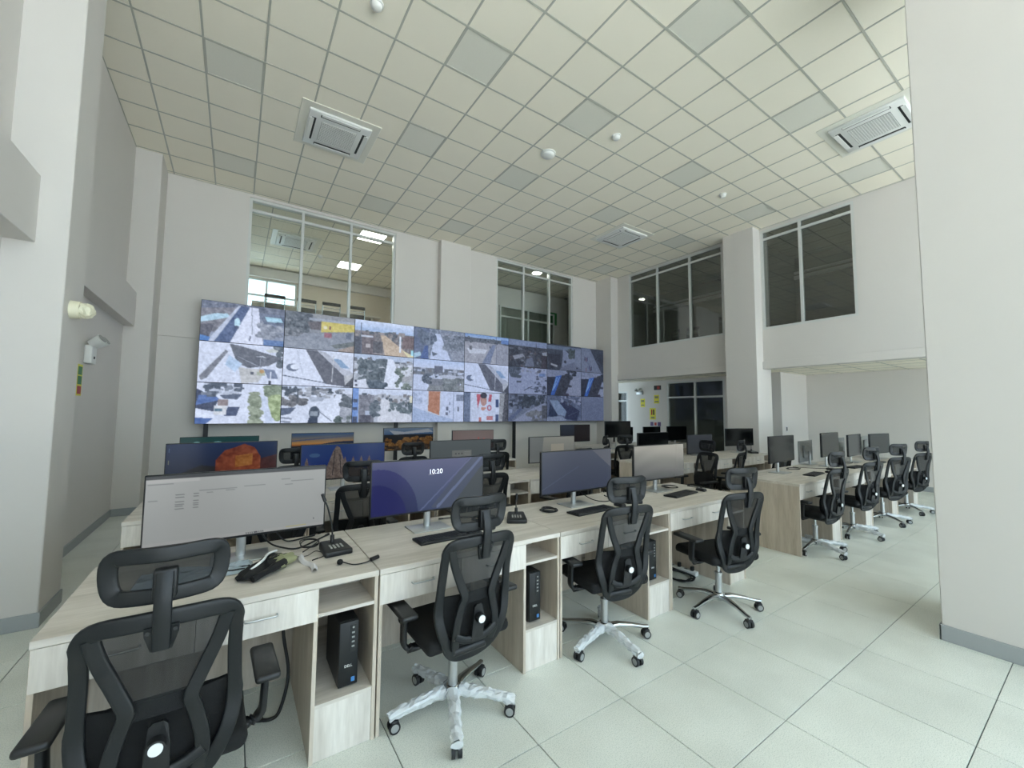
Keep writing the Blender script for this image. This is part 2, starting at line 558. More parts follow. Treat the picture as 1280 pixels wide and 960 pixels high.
def feed(r, c):
    p = Pic(128, 72, SNOW, r*10+c)
    if (r, c) == (0, 0):
        p.vgrad((90, 98, 116), (150, 156, 172)).rect(0, 0, 1, .16, (96, 100, 112), 40).poly([(0, .2), (.42, .1), (.2, .75), (0, .8)], (120, 116, 118), 40)
        p.poly([(0, .42), (.16, .3), (.3, .28), (.33, .36), (.1, .5), (0, .55)], (170, 206, 222)).poly([(0, .6), (.16, .55), (.1, .9), (0, .9)], (84, 80, 84), 30)
        p.poly([(.44, .05), (.56, .05), (.34, 1), (.12, 1)], (70, 84, 118), 25).poly([(.42, .05), (.45, .05), (.16, 1), (.08, 1)], (188, 196, 214))
        p.poly([(.56, .05), (.66, .05), (.74, 1), (.34, 1)], (216, 220, 236), 14).trees(.68, .4, .95, .85, 30, (130, 134, 142), .05)
        p.poly([(.7, .28), (1, .2), (1, .45), (.74, .45)], (84, 92, 108), 30).poly([(.74, .25), (.95, .25), (.98, .36), (.78, .38)], (160, 206, 222)).rect(.74, .85, 1, 1, (80, 110, 160), 20)
        p.ell(.415, .48, .035, .12, (180, 220, 232)).ell(.41, .6, .03, .04, (60, 68, 90)).line((.58, .05), (.6, .75), .004, (120, 126, 140)).line((.58, .8), (.57, .9), .008, (90, 94, 110)).poly([(0, .85), (.12, .9), (.1, 1), (0, 1)], (60, 110, 180))
    elif (r, c) == (0, 1):
        p.vgrad((140, 140, 136), (112, 116, 122)).trees(0, .05, .32, .55, 50, (88, 92, 92), .06).poly([(.3, .25), (.5, .2), (.5, .45), (.36, .45)], (92, 82, 78), 20)
        p.poly([(.5, .2), (1, .18), (1, .4), (.5, .5)], (204, 184, 70), 10).rect(.33, .12, 1, .2, (150, 156, 164)).ell(.56, .36, .03, .05, (216, 206, 160)).rect(.62, .3, .64, .4, (120, 60, 60))
        p.rect(.55, .5, .66, .64, (146, 84, 90)).poly([(0, .6), (1, .46), (1, 1), (0, 1)], (130, 134, 140), 10).poly([(.64, .84), (1, .68), (1, .82), (.72, .92)], (92, 96, 88), 14).poly([(.75, .95), (1, .8), (1, 1), (.78, 1)], (150, 130, 110), 12)
        p.rect(.55, .5, .66, .64, (146, 84, 90)).rect(.87, .45, .95, .62, (92, 98, 110)).trees(0, .5, .2, .66, 12, (110, 112, 112), .05)
    elif (r, c) == (0, 2):
        p.vgrad((206, 216, 236), (150, 176, 214), 0, .32).rect(0, .32, 1, 1, (120, 110, 104), 40).town(0, .3, 1, .6, 60, [(104, 98, 94), (80, 84, 84), (140, 130, 120)], .04)
        p.poly([(.42, .4), (.5, .4), (.98, 1), (.5, 1)], (190, 164, 130), 14).poly([(.8, .8), (1, .95), (1, 1), (.9, 1)], (220, 208, 150)).rect(.1, .4, .32, 1, (98, 84, 80), 25).rect(0, .5, .12, 1, (70, 70, 74), 20)
        p.rect(.3, .6, .46, .95, (76, 72, 70), 25).rect(.745, .38, .775, .88, (206, 214, 226)).poly([(.8, .4), (.9, .34), (1, .38), (1, .72), (.8, .75)], (106, 84, 76), 14).rect(.95, .78, 1, .95, (150, 214, 226)).line((.1, .1), (.11, 1), .006, (90, 96, 110)).rect(.18, .7, .26, .8, (170, 160, 156)).rect(.1, .45, .3, .5, (190, 194, 204))
    elif (r, c) == (0, 3):
        p.rect(0, 0, 1, 1, (128, 134, 142), 50).poly([(0, 0), (.3, 0), (.26, 1), (0, 1)], (96, 104, 122), 24).poly([(.4, .15), (.5, .15), (.72, 1), (.3, 1)], (204, 212, 230), 12).poly([(.5, .1), (1, .1), (1, 1), (.78, 1)], (146, 148, 152), 46, 40)
        p.trees(.55, .1, 1, .6, 40, (120, 124, 126), .05).trees(.1, .1, .4, .5, 30, (96, 104, 112), .05).poly([(.2, .6), (.26, .55), (.28, 1), (.12, 1)], (70, 90, 140)).poly([(0, .85), (.12, .78), (.14, .9), (0, 1)], (176, 210, 220)).poly([(.34, .75), (.46, .8), (.36, .9)], (90, 96, 104)).line((.3, 0), (.29, 1), .006, (150, 156, 164))
    elif (r, c) == (0, 4):
        p.vgrad((110, 150, 200), (160, 184, 214), 0, .12).rect(0, .12, 1, .3, (92, 92, 92), 40).rect(0, .28, 1, 1, (164, 160, 158), 24).poly([(.05, .5), (.5, .5), (.45, .65), (.1, .68)], (206, 206, 206)).trees(0, .14, 1, .28, 30, (80, 82, 80), .03)
        p.poly([(.62, .3), (.7, .3), (.56, 1), (.38, 1)], (112, 120, 140), 10).poly([(.74, .25), (1, .3), (1, 1), (.7, 1)], (146, 144, 146), 12).rect(.7, 0, .71, 1, (70, 76, 90)).rect(.1, .42, .16, .55, (100, 96, 92)).ell(.56, .4, .015, .05, (60, 64, 76)).rect(.82, .1, 1, .24, (84, 116, 170))
    elif (r, c) == (0, 5):
        p.rect(0, 0, 1, 1, (66, 66, 64), 40).rect(0, 0, 1, .22, (150, 164, 184), 20).town(0, .3, 1, 1, 70, [(84, 82, 78), (54, 54, 52), (130, 130, 128), (44, 46, 46), (100, 84, 74)], .04)
        p.poly([(.1, .62), (.35, .5), (.4, .6), (.15, .75)], (176, 176, 172)).poly([(.45, .7), (.6, .6), (.66, .95), (.4, .98)], (120, 124, 132)).line((.7, .05), (.72, 1), .006, (60, 60, 66)).rect(.84, .45, 1, 1, (58, 46, 42), 14).poly([(.86, .4), (1, .35), (1, .5), (.88, .5)], (170, 174, 170))
    elif (r, c) == (0, 6):
        p.rect(0, 0, 1, 1, (60, 62, 62), 34).rect(0, .05, 1, .2, (112, 126, 136), 20).poly([(.45, .15), (.52, .2), (1, .75), (1, 1), (.4, 1), (.45, .5)], (138, 144, 156), 10).poly([(.4, .9), (.8, .62), (1, .7), (1, 1), (.35, 1)], (112, 116, 126)).trees(.6, .1, .85, .5, 16, (66, 74, 60), .05)
        p.poly([(.82, .1), (1, .1), (1, .9), (.8, .7)], (136, 142, 152), 8).poly([(0, .4), (.36, .38), (.4, .85), (.1, .95)], (44, 42, 42), 16).poly([(.1, .75), (.3, .82), (.28, .9), (.1, .82)], (180, 178, 168)).ell(.52, .66, .035, .06, (34, 36, 44)).rect(.85, .85, .9, .9, (40, 42, 50))
    elif (r, c) == (0, 7):
        p.rect(0, 0, 1, 1, (124, 130, 140), 12).poly([(.28, 0), (1, 0), (1, 1), (.66, 1)], (56, 58, 60), 30).poly([(.5, .2), (.95, .3), (1, .7), (.6, .6)], (42, 42, 42), 20).rect(.86, .3, 1, .6, (112, 112, 112), 14)
        for x, y, cl in ((.12, .45, (40, 40, 48)), (.17, .48, (130, 60, 60)), (.2, .46, (50, 60, 90)), (.26, .8, (44, 44, 90)), (.3, .86, (90, 50, 60)), (.16, .9, (120, 60, 66)), (.33, .82, (40, 44, 60))):
            p.rect(x-.012, y-.08, x+.012, y+.08, cl)
    elif (r, c) == (1, 0):
        p.rect(0, 0, 1, 1, (208, 214, 230), 16).poly([(.34, .02), (.45, .05), (1, .3), (.82, .52), (.58, .6), (.44, .5)], (88, 88, 92), 14).poly([(.02, .85), (.3, .18), (.33, .22), (.1, .9), (.04, .95)], (110, 110, 114), 30).poly([(.34, .3), (.5, .5), (.42, .72), (.3, .55)], (172, 196, 222), 20)
        p.poly([(.46, .6), (.8, .62), (.7, .95), (.5, 1)], (188, 186, 180), 12).line((.45, .33), (.76, .6), .004, (160, 164, 172)).poly([(.66, .3), (.74, .27), (.8, .32)], (190, 194, 200)).line((.72, .3), (.71, .66), .004, (150, 154, 160)).poly([(.76, .6), (.9, .62), (.95, .85), (.82, .85)], (108, 118, 142), 18)
        p.rect(.68, .68, .78, .78, (168, 172, 140)).ell(.74, .67, .03, .05, (190, 140, 70)).rect(.84, .66, .86, .95, (224, 226, 236)).rect(.83, .9, .86, 1, (40, 40, 44)).poly([(.76, .12), (.9, .05), (.96, .14), (.82, .18)], (196, 200, 190)).trees(.92, 0, 1, .5, 14, (84, 90, 92), .05).rect(.6, .7, .64, .76, (70, 70, 74))
    elif (r, c) in ((1, 1), (1, 4)):
        d = 0 if c == 1 else .03
        p.rect(0, 0, 1, 1, (210, 216, 232), 10).poly([(.3, .02), (.46, .02), (.9, .62), (.9, .98), (.58, .92)], (84, 82, 86), 10).poly([(.46, .02), (.58, .05), (1, .6), (1, .75), (.86, .68)], (170, 172, 180), 12).poly([(.6, .05), (1, .1), (1, .55), (.86, .5)], (200, 206, 220))
        p.poly([(.68, .2), (.8, .22), (.94, .46), (.82, .46)], (120, 150, 182)).poly([(.86, .68), (1, .62), (1, .95), (.88, .98)], (176, 176, 176), 16).poly([(.86, .98), (1, .7), (1, 1)], (60, 58, 58), 20).line((0, .74), (.6, .9), .006, (70, 76, 88)).line((.7, .05), (.68, .86), .006, (190, 190, 190))
        p.ell(.13, .52, .085, .1, (92, 100, 116)).ell(.16+d, .5, .06, .07, (220, 226, 238)).line((.18, .05), (.27, .7), .003, (170, 178, 196))
    elif (r, c) == (1, 2):
        p.rect(0, 0, 1, 1, (164, 168, 174), 40).rect(0, 0, 1, .16, (170, 184, 206), 12).town(0, .12, 1, .6, 90, TOWN, .035).trees(.1, .2, .55, .8, 50, (82, 90, 90), .06).poly([(.55, .1), (.64, .1), (.86, 1), (.48, 1)], (212, 218, 232), 10)
        p.trees(.72, .35, .95, 1, 30, (88, 98, 82), .045).poly([(0, .8), (.2, .72), (.22, 1), (0, 1)], (206, 210, 222)).trees(.22, .8, .5, 1, 16, (70, 80, 86), .05).ell(.04, .8, .02, .04, (50, 50, 60)).ell(.05, .92, .02, .03, (50, 50, 60)).town(.8, .35, 1, .7, 12, [(196, 200, 206), (150, 150, 150)], .05)
    elif (r, c) == (1, 3):
        p.vgrad((190, 206, 232), (214, 220, 234), 0, .3).rect(0, .28, 1, .52, (112, 114, 114), 40).town(0, .3, 1, .6, 50, TOWN, .04).rect(.4, .2, .56, .42, (98, 98, 104), 12).poly([(0, .5), (.18, .5), (.28, 1), (0, 1)], (206, 212, 228), 10)
        p.poly([(.24, .62), (.95, .6), (.9, .82), (.3, .84)], (120, 118, 116), 12).poly([(.3, .84), (.9, .8), (1, .75), (1, 1), (.26, 1)], (136, 134, 124), 24).trees(.6, .6, 1, 1, 26, (116, 118, 108), .06).poly([(.5, .5), (.7, .45), (.85, .5), (.8, .6), (.5, .58)], (198, 200, 206)).trees(.18, .5, .3, .75, 10, (76, 82, 86), .04)
    elif (r, c) == (1, 5):
        p.rect(0, 0, 1, 1, (176, 184, 204), 20).trees(0, 0, .3, .3, 18, (84, 92, 96), .07).town(.3, 0, 1, .25, 20, TOWN, .04).town(.68, .2, 1, 1, 30, [(66, 70, 80), (96, 104, 116), (160, 164, 176)], .035).poly([(.1, .28), (.34, .32), (.3, .42), (.12, .4)], (74, 82, 84)).rect(.2, .52, .32, .58, (80, 84, 90)).line((.4, .85), (.6, .7), .008, (70, 74, 84)).line((.5, .75), (.72, .82), .006, (70, 74, 84)).rect(.78, .2, .95, .3, (110, 140, 186))
    elif (r, c) in ((1, 6), (1, 7)):
        p.rect(0, 0, 1, 1, (150, 156, 170), 20).poly([(0, .3), (.42, .25), (.36, .6), (.2, 1), (0, 1)], (34, 34, 40), 14).poly([(.25, .25), (.42, .2), (.32, .7), (.2, 1), (.1, 1)], (46, 96, 190), 24).line((.28, .3), (.16, .8), .018, (120, 170, 226)).line((.36, .28), (.2, .72), .01, (140, 186, 232))
        p.poly([(.42, .2), (.6, .1), (.72, .2), (.6, .7), (.5, 1), (.2, 1)], (48, 46, 46), 30).poly([(.74, .2), (.92, .2), (1, 1), (.54, 1)], (156, 160, 170), 10).trees(.6, 0, .85, .3, 14, (44, 46, 48), .05).ell(.66, .62, .06, .05, (50, 52, 56)).rect(0, 0, .5, .2, (140, 146, 160), 30).ell(.56, .96, .07, .06, (60, 50, 54))
    elif (r, c) == (2, 0):
        p.rect(0, 0, 1, 1, (212, 218, 234), 10).poly([(0, .15), (.25, .4), (.2, .7), (0, .62)], (52, 56, 74), 10).poly([(.03, .3), (.2, .3), (.27, .42), (0, .55)], (70, 98, 160), 8).town(.1, 0, .55, .3, 40, [(110, 116, 126), (70, 76, 84), (180, 186, 200)], .045).poly([(.36, .58), (.5, .58), (.46, .8), (.32, .8)], (58, 66, 92))
        p.poly([(.26, .3), (.52, .26), (.46, .4), (.3, .38)], (74, 80, 96), 20).trees(.64, .2, .74, 1, 46, (132, 140, 104), .045).trees(.8, .05, 1, .3, 30, (116, 128, 92), .05).trees(.86, .3, 1, .9, 36, (150, 166, 100), .05).poly([(.74, .3), (.8, .3), (.92, 1), (.82, 1)], (196, 206, 226), 8)
        p.rect(.2, .55, .34, .78, (214, 214, 214), 12).rect(.21, .62, .3, .7, (80, 110, 124)).rect(.24, .4, .36, .56, (140, 120, 112), 26).poly([(0, .85), (.2, .86), (.12, 1), (0, 1)], (56, 84, 146))
    elif (r, c) == (2, 1):
        p.rect(0, 0, 1, 1, (206, 212, 226), 10).rect(0, 0, 1, .08, (196, 206, 224)).town(0, .06, 1, .3, 70, [(80, 84, 88), (112, 112, 112), (60, 66, 70), (150, 152, 156)], .04).poly([(.36, .3), (.6, .28), (.56, .4), (.4, .42)], (160, 166, 178)).trees(0, .32, .3, .5, 24, (96, 92, 88), .05).poly([(.76, .2), (.84, .2), (.8, 1), (.5, 1)], (216, 222, 236), 6)
        p.poly([(.84, .2), (1, .2), (1, 1), (.8, 1)], (150, 152, 158), 50).trees(.84, .25, 1, .6, 20, (82, 86, 86), .04).poly([(0, .6), (.2, .58), (.12, .75), (0, .8)], (72, 80, 98), 12).ell(.45, .72, .075, .18, (46, 54, 62)).rect(.39, .68, .5, .8, (128, 136, 142), 12).poly([(.38, .85), (.5, .85), (.5, 1), (.36, 1)], (36, 42, 54)).line((.5, .66), (.7, .95), .006, (110, 116, 128)).trees(.78, .85, .84, 1, 8, (82, 92, 80), .04).trees(.93, .8, .97, 1, 8, (90, 96, 88), .03).line((.21, .1), (.22, .45), .008, (60, 64, 66)).line((0, .85), (.14, .88), .012, (120, 126, 140)).line((0, .95), (.12, .97), .012, (120, 126, 140))
    elif (r, c) == (2, 2):
        p.vgrad((204, 212, 230), (190, 200, 220), 0, .2).rect(0, .18, 1, 1, (168, 172, 180), 30).town(.1, .18, 1, .5, 90, TOWN, .035).poly([(.46, .3), (.54, .3), (1, .85), (1, 1), (.4, 1)], (198, 200, 206), 8).trees(.6, .4, 1, .7, 36, (84, 94, 92), .04).rect(0, 0, .09, 1, (96, 132, 198), 12).rect(.01, .32, .08, .42, (60, 66, 84)).rect(.01, .55, .08, .64, (52, 58, 76)).rect(.01, .82, .08, 1, (50, 56, 76))
        p.rect(.1, .2, .34, 1, (110, 108, 112), 40).rect(.2, .65, .28, .78, (170, 180, 200)).rect(.12, .78, .3, 1, (70, 66, 70), 12).rect(.95, .2, 1, .4, (214, 208, 170)).trees(.3, .4, .42, .8, 18, (80, 88, 90), .04)
    elif (r, c) == (2, 3):
        p.rect(0, 0, 1, 1, (208, 214, 230), 10).poly([(0, .5), (.28, .68), (.8, .92), (.8, 1), (0, 1)], (170, 184, 208), 16).poly([(.28, .02), (.54, .02), (.53, .82), (.27, .68)], (206, 208, 212)).poly([(.3, .02), (.52, .02), (.51, .78), (.29, .64)], (198, 116, 66), 12)
        p.rect(.78, 0, .8, 1, (150, 158, 176)).rect(.84, .1, 1, .3, (120, 126, 138), 20).rect(.87, .5, .91, .65, (110, 112, 120), 20).rect(.64, .5, .69, .62, (96, 98, 112)).rect(.63, .68, .68, .78, (100, 100, 112)).rect(.7, .35, .72, .44, (90, 92, 110)).rect(.7, .62, .72, .7, (90, 92, 110)).trees(0, .05, .16, .4, 12, (180, 188, 206), .05)
    elif (r, c) == (2, 4):
        p.rect(0, 0, 1, 1, (206, 210, 222), 8).rect(0, 0, .14, 1, (92, 102, 120), 24).poly([(.27, .05), (.38, .05), (.3, .55)], (200, 66, 70)).poly([(.56, .05), (.62, .05), (.6, .3), (.53, .3)], (196, 74, 80)).ell(.43, .26, .07, .2, (190, 130, 104)).ell(.43, .1, .075, .1, (46, 40, 44)).poly([(.38, .5), (.48, .5), (.52, .7), (.44, .62), (.36, .7)], (206, 128, 96))
        p.poly([(.34, .55), (.42, .62), (.52, .52), (.62, 1), (.28, 1)], (214, 218, 230)).ell(.56, .52, .05, .1, (196, 60, 74)).ell(.56, .52, .03, .06, (206, 206, 216)).rect(.5, .8, .64, .95, (200, 110, 100)).rect(.7, .22, .77, .5, (40, 56, 92)).rect(.7, .75, .77, 1, (50, 62, 94)).poly([(.8, 0), (.92, 0), (.88, 1), (.78, 1)], (150, 148, 140), 40).poly([(.92, 0), (1, 0), (1, 1), (.86, 1)], (66, 62, 58), 30).rect(.33, .85, .38, 1, (196, 100, 80))
    elif (r, c) == (2, 5):
        p.rect(0, 0, 1, 1, (120, 126, 136), 30).town(0, 0, 1, .5, 70, [(60, 66, 74), (90, 92, 100), (140, 146, 160), (48, 52, 56)], .045).trees(.3, .1, .9, .4, 24, (54, 60, 60), .06).poly([(.1, 1), (.5, .6), (.94, .3), (.98, .45), (.8, 1)], (164, 168, 180), 12).trees(.5, .6, .9, 1, 24, (120, 118, 106), .05).rect(.02, .55, .1, .7, (170, 180, 200)).poly([(0, .9), (.3, .5), (.36, .55), (.06, 1), (0, 1)], (96, 106, 130)).rect(.86, .4, 1, .9, (84, 82, 76), 24)
    elif (r, c) == (2, 6):
        p.rect(0, 0, 1, 1, (92, 100, 116), 30).poly([(.08, .2), (.3, .2), (.58, .6), (.5, .8), (.3, .75)], (140, 160, 178), 10).poly([(.36, .3), (.5, .2), (.96, .6), (.86, 1), (.5, .9), (.56, .62)], (34, 36, 58), 10).poly([(.08, .3), (.3, .75), (.24, .9), (.04, .8)], (30, 40, 58), 10).town(.4, 0, 1, .35, 24, [(160, 164, 176), (60, 62, 72), (110, 116, 130)], .05).poly([(0, .85), (.4, .8), (.56, .95), (.5, 1), (0, 1)], (150, 160, 172), 14).line((.6, .8), (.9, .62), .008, (90, 90, 104))
    else:
        p.vgrad((116, 122, 138), (108, 114, 130))
    p.a += ((p.field(52)-.5)*34+(p.field(26)-.5)*16)[..., None]
    p.grain(12)
    a = p.a
    b = np.pad(a, ((1, 1), (1, 1), (0, 0)), 'edge')
    p.a = .5*a+.125*(b[:-2, 1:-1]+b[2:, 1:-1]+b[1:-1, :-2]+b[1:-1, 2:])
    p.a = p.a*.86+p.a.mean(axis=2, keepdims=True)*.14
    p.a = p.a*.80+np.array([24, 30, 42])
    return p

# ---------------------------------------------------------------- setting
def pieces(cuts, x0, x1, y0, y1):
    """cells of a 0.6 m grid clipped to a rectangle; cuts = (offset x, offset y)"""
    out = []
    i0, i1 = math.floor((x0-cuts[0])/.6), math.ceil((x1-cuts[0])/.6)
    j0, j1 = math.floor((y0-cuts[1])/.6), math.ceil((y1-cuts[1])/.6)
    for i in range(i0, i1):
        for j in range(j0, j1):
            a, b = max(x0, cuts[0]+.6*i), min(x1, cuts[0]+.6*(i+1))
            c, d = max(y0, cuts[1]+.6*j), min(y1, cuts[1]+.6*(j+1))
            if b-a > .03 and d-c > .03:
                out.append((i, j, a, b, c, d))
    return out

XL, XR, YB, YF, ZC = -1.5, 9.75, 9.25, -4.4, 5.819
FX, FY = .1108, .487                    # floor joint offsets
CX, CY = 1.9143, 3.7684                 # ceiling grid offsets

def struct(name, mb, m, label, cat, parent=None):
    return mb.build(name, m, parent, label=label, cat=cat, kind='structure')

# floor: every tile a piece, bedded on dark grout
fl = struct('floor', MB().box(XL-.2, 12.5, YF, 11.0, -.12, -.006), M['grout'], 'pale grey speckled tile floor with thin dark joints', 'floor')
cells = pieces((FX, FY), XL, 12.35, YF, 10.6)
cells.sort(key=lambda c: math.hypot((c[2]+c[3])/2, (c[4]+c[5])/2) if (c[4]+c[5])/2 > -.1 else 99)
tiles_in = [c for c in cells if (c[4]+c[5])/2 > -.1]
cache = {}
rest = MB()
for n, (i, j, a, b, c, d) in enumerate(cells):
    if n < 296:
        key = (round(b-a, 3), round(d-c, 3))
        if key not in cache:
            cache[key] = MB().rbox(-(b-a)/2+.0025, (b-a)/2-.0025, -(d-c)/2+.0025, (d-c)/2-.0025, -.012, 0, .0012, 1).mesh('floor_tile', M['tile'])
        link('floor_tile', cache[key], fl, ((a+b)/2, (c+d)/2, 0))
    else:
        rest.box(a+.0025, b-.0025, c+.0025, d-.0025, -.012, 0)
rest.build('floor_tiles_beyond', M['tile'], fl, kind='stuff')

def tile_ceiling(name, label, off, x0, x1, y0, y1, z, skip=(), limit=296, order=None):
    slab = struct(name, MB().box(x0, x1, y0, y1, z+.05, z+.1), M['ceil'], label, 'ceiling')
    bars = MB()
    cs = pieces(off, x0, x1, y0, y1)
    xs = sorted({round(c[2], 4) for c in cs}|{x1})
    ys = sorted({round(c[4], 4) for c in cs}|{y1})
    for x in xs:
        bars.box(x-.010, x+.010, y0, y1, z-.004, z+.03)
    for y in ys:
        bars.box(x0, x1, y-.010, y+.010, z-.0045, z+.0295)
    bars.build('ceiling_grid', M['bar'], slab)
    if order:
        cs.sort(key=order)
    cc = {}
    far = MB()
    n = 0
    for (i, j, a, b, c, d) in cs:
        if (i, j) in skip:
            continue
        if n < limit:
            k = (round(b-a, 3), round(d-c, 3))
            if k not in cc:
                cc[k] = MB().rbox(-(b-a)/2+.010, (b-a)/2-.010, -(d-c)/2+.010, (d-c)/2-.010, 0, .018, .003, 1).mesh('ceiling_tile', M['ceil'])
            link('ceiling_tile', cc[k], slab, ((a+b)/2, (c+d)/2, z-.001))
        else:
            far.box(a+.012, b-.012, c+.012, d-.012, z-.001, z+.017)
        n += 1
    if far.v:
        far.build('ceiling_tiles_beyond', M['ceil'], slab, kind='stuff')
    return slab

LA, LB = (-4, 0, 3, 7, 11), (7, 3, 0, -3)
lit = {(a, b) for a in LA for b in LB if CX+.6*a > XL}
tile_ceiling('ceiling', 'suspended ceiling of square off-white boards in a grey grid', (CX, CY), XL, XR, YF, YB, ZC, lit, 290,
             lambda c: (0 if (c[4]+c[5])/2 > 1.2 else 1, math.hypot((c[2]+c[3])/2, (c[4]+c[5])/2)))
ordn = ('first', 'second', 'third', 'fourth', 'fifth')
rown = {7: 'row nearest the video wall', 3: 'second row from the video wall', 0: 'third row from the video wall', -3: 'row farthest from the video wall'}
lp = MB().box(-.286, .286, -.286, .286, .004, .012).mesh('frosted_sheet', M['panel'])
lf = MB()
for s in (-1, 1):
    lf.box(s*.288-.008, s*.288+.008, -.296, .296, -.002, .02)
    lf.box(-.296, .296, s*.288-.008, s*.288+.008, -.0025, .0195)
lf = lf.mesh('panel_frame', M['bar'])
for (a, b) in sorted(lit):
    if b == -3 and a < 3:
        continue
    k = LA.index(a)
    if b == -3:
        k = (3, 7, 11).index(a)
    t = thing('ceiling_light', f'unlit frosted ceiling panel, {ordn[k]} from left in the {rown[b]}', 'light panel',
              (CX+.6*a+.3, CY+.6*b+.3, ZC-.003), 0, 'unlit ceiling light panels')
    link('frosted_sheet', lp, t)
    link('panel_frame', lf, t)

# air conditioning cassettes in the ceiling
def cassette(label, x, y, z=ZC, s=1.0, name='ceiling_air_conditioner'):
    t = thing(name, label, 'air conditioner', (x, y, z), 0, 'cassette air conditioners')
    h = .5*s
    m = MB()
    m.rbox(-h-.03, h+.03, -h-.03, h+.03, -.012, .0, .004, 1)
    m.build('surround_plate', M['panel'], t)
    m = MB()
    m.rbox(-.42*s, .42*s, -.42*s, .42*s, -.045, -.008, .012, 2)
    m.build('face_panel', M['white'], t)
    g = MB()
    g.box(-.24*s, .24*s, -.24*s, .24*s, -.050, -.044)
    gr = g.build('intake_grille', M['grille'], t)
    sl = MB()
    for k in range(17):
        q = (-.23+.46*k/16)*s
        sl.box(q-.004, q+.004, -.235*s, .235*s, -.056, -.049)
        sl.box(-.235*s, .235*s, q-.004, q+.004, -.055, -.0495)
    sl.build('grille_slats', M['white'], gr, kind='stuff')
    for k in range(4):
        a = k*PI/2
        v = MB()
        def rot(c):
            return (c[0]*math.cos(a)-c[1]*math.sin(a), c[0]*math.sin(a)+c[1]*math.cos(a), c[2])
        v.rbox(-.27*s, .27*s, .315*s, .375*s, -.047, -.04, .003, 1, rot)
        sb = v.build('air_slot', M['slot'], t)
        f = MB()
        f.rbox(-.26*s, .26*s, .345*s, .40*s, -.058, -.048, .003, 1, rot)
        f.build('air_flap', M['white'], sb)
    return t
cassette('white ceiling cassette air conditioner above the left end of the video wall', 1.093, 6.45)
cassette('white ceiling cassette air conditioner beside the big white pillar on the right', 7.50, 1.80)
cassette('white ceiling cassette air conditioner near the far corner windows', 7.467, 6.46)

# detectors on the ceiling
def detector(label, x, y, r=.055, z=ZC, name='smoke_detector'):
    t = thing(name, label, 'detector', (x, y, z), 0, 'ceiling detectors')
    MB().lathe([(r*1.25, 0), (r*1.25, -.012), (r*1.15, -.016)]).build('mounting_plate', M['white'], t)
    MB().lathe([(r, -.016), (r*.95, -.045), (r*.7, -.06), (.002, -.062)]).build('sensor_head', M['white'], t)
detector('round white detector at the top edge above the left air conditioner', 1.027, 4.08)
detector('large flat round white smoke detector in the middle of the ceiling', 4.03, 4.99, .1)
detector('small round white detector right of the large flat one on the ceiling', 4.61, 4.07)
detector('small round white detector nearest the right windows on the ceiling', 7.57, 4.06)

# walls
def wall_panel(name, label, axis, at, thick, span, z0, z1, holes=(), m=None):
    """axis 'x': wall plane x=at running along y; 'y': plane y=at running along x. holes (a,b,z0,z1)"""
    mb = MB()
    cuts = sorted({span[0], span[1]}|{h[0] for h in holes}|{h[1] for h in holes})
    for a, b in zip(cuts, cuts[1:]):
        zs = [(z0, z1)]
        for h in holes:
            if h[0] <= a+1e-6 and h[1] >= b-1e-6:
                new = []
                for p, q in zs:
                    if h[2] > p:
                        new.append((p, min(q, h[2])))
                    if h[3] < q:
                        new.append((max(p, h[3]), q))
                zs = new
        for p, q in zs:
            if q-p > 1e-4:
                if axis == 'x':
                    mb.box(at, at+thick, a, b, p, q)
                else:
                    mb.box(a, b, at, at+thick, p, q)
    return struct(name, mb, m or M['wall'], label, 'wall')

W1 = (.06, 2.94, 3.42, 5.76)
W2 = (5.70, 8.46, 3.42, 5.78)
RA = (5.28, 8.17, 3.53, 5.79)
RB = (2.70, 4.41, 3.51, 5.77)
wall_panel('wall_back', 'off-white back wall behind the video wall', 'y', YB, .2, (XL-.2, XR+.2), 0, ZC+.1, (W1, W2))
wall_panel('wall_left', 'off-white left wall with beams and a baseboard', 'x', XL-.2, .2, (YF, YB), 0, ZC+.1)
wall_panel('wall_right', 'off-white upper right wall with dark interior windows', 'x', XR, .2, (YF, YB), 2.63, ZC+.1, (RA, RB))
wall_panel('wall_alcove', 'plain grey-white end wall of the alcove on the right', 'x', 12.3, .2, (YF, 4.55), 0, 3.0)
mb = MB().box(10.86, 12.5, 4.55, 4.75, 0, 2.75)
struct('wall_return', mb, M['wall'], 'short white return wall with a light switch in the alcove', 'wall')
PW = [(6.0, 7.80, .0, 2.58), (4.78, 5.95, .0, 2.58), (9.33, 10.2, 0, 2.35)]
wall_panel('wall_partition', 'white partition with safety signs under the mezzanine', 'x', 11.0, .15, (4.75, 10.6), 0, 2.75, PW)
struct('wall_alcove_end', MB().box(XR+.2, 12.5, 10.6, 10.8, 0, 3.0), M['wall'], 'white wall closing the far end under the mezzanine', 'wall')
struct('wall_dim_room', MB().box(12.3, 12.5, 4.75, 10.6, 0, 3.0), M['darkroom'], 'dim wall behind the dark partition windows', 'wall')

def column(label, x0, x1, y0, y1, z0=0, z1=ZC+.02):
    struct('column', MB().rbox(x0, x1, y0, y1, z0, z1, .006, 1), M['wall'], label, 'column')
column('white column standing nearest on the left wall', XL-.01, -1.155, 4.60, 5.08)
column('white column in the far left corner', XL-.01, -1.17, 8.61, YB+.01)
column('white column in the middle of the back wall', 4.0, 4.82, 9.08, YB+.01)
column('white column in the far right corner', 9.45, XR+.01, 8.62, YB+.01)
column('white column between the two dark right windows', 9.45, 10.1, 4.42, 5.11)
column('big white pillar filling the right edge', 4.355, 5.25, -.25, .815)

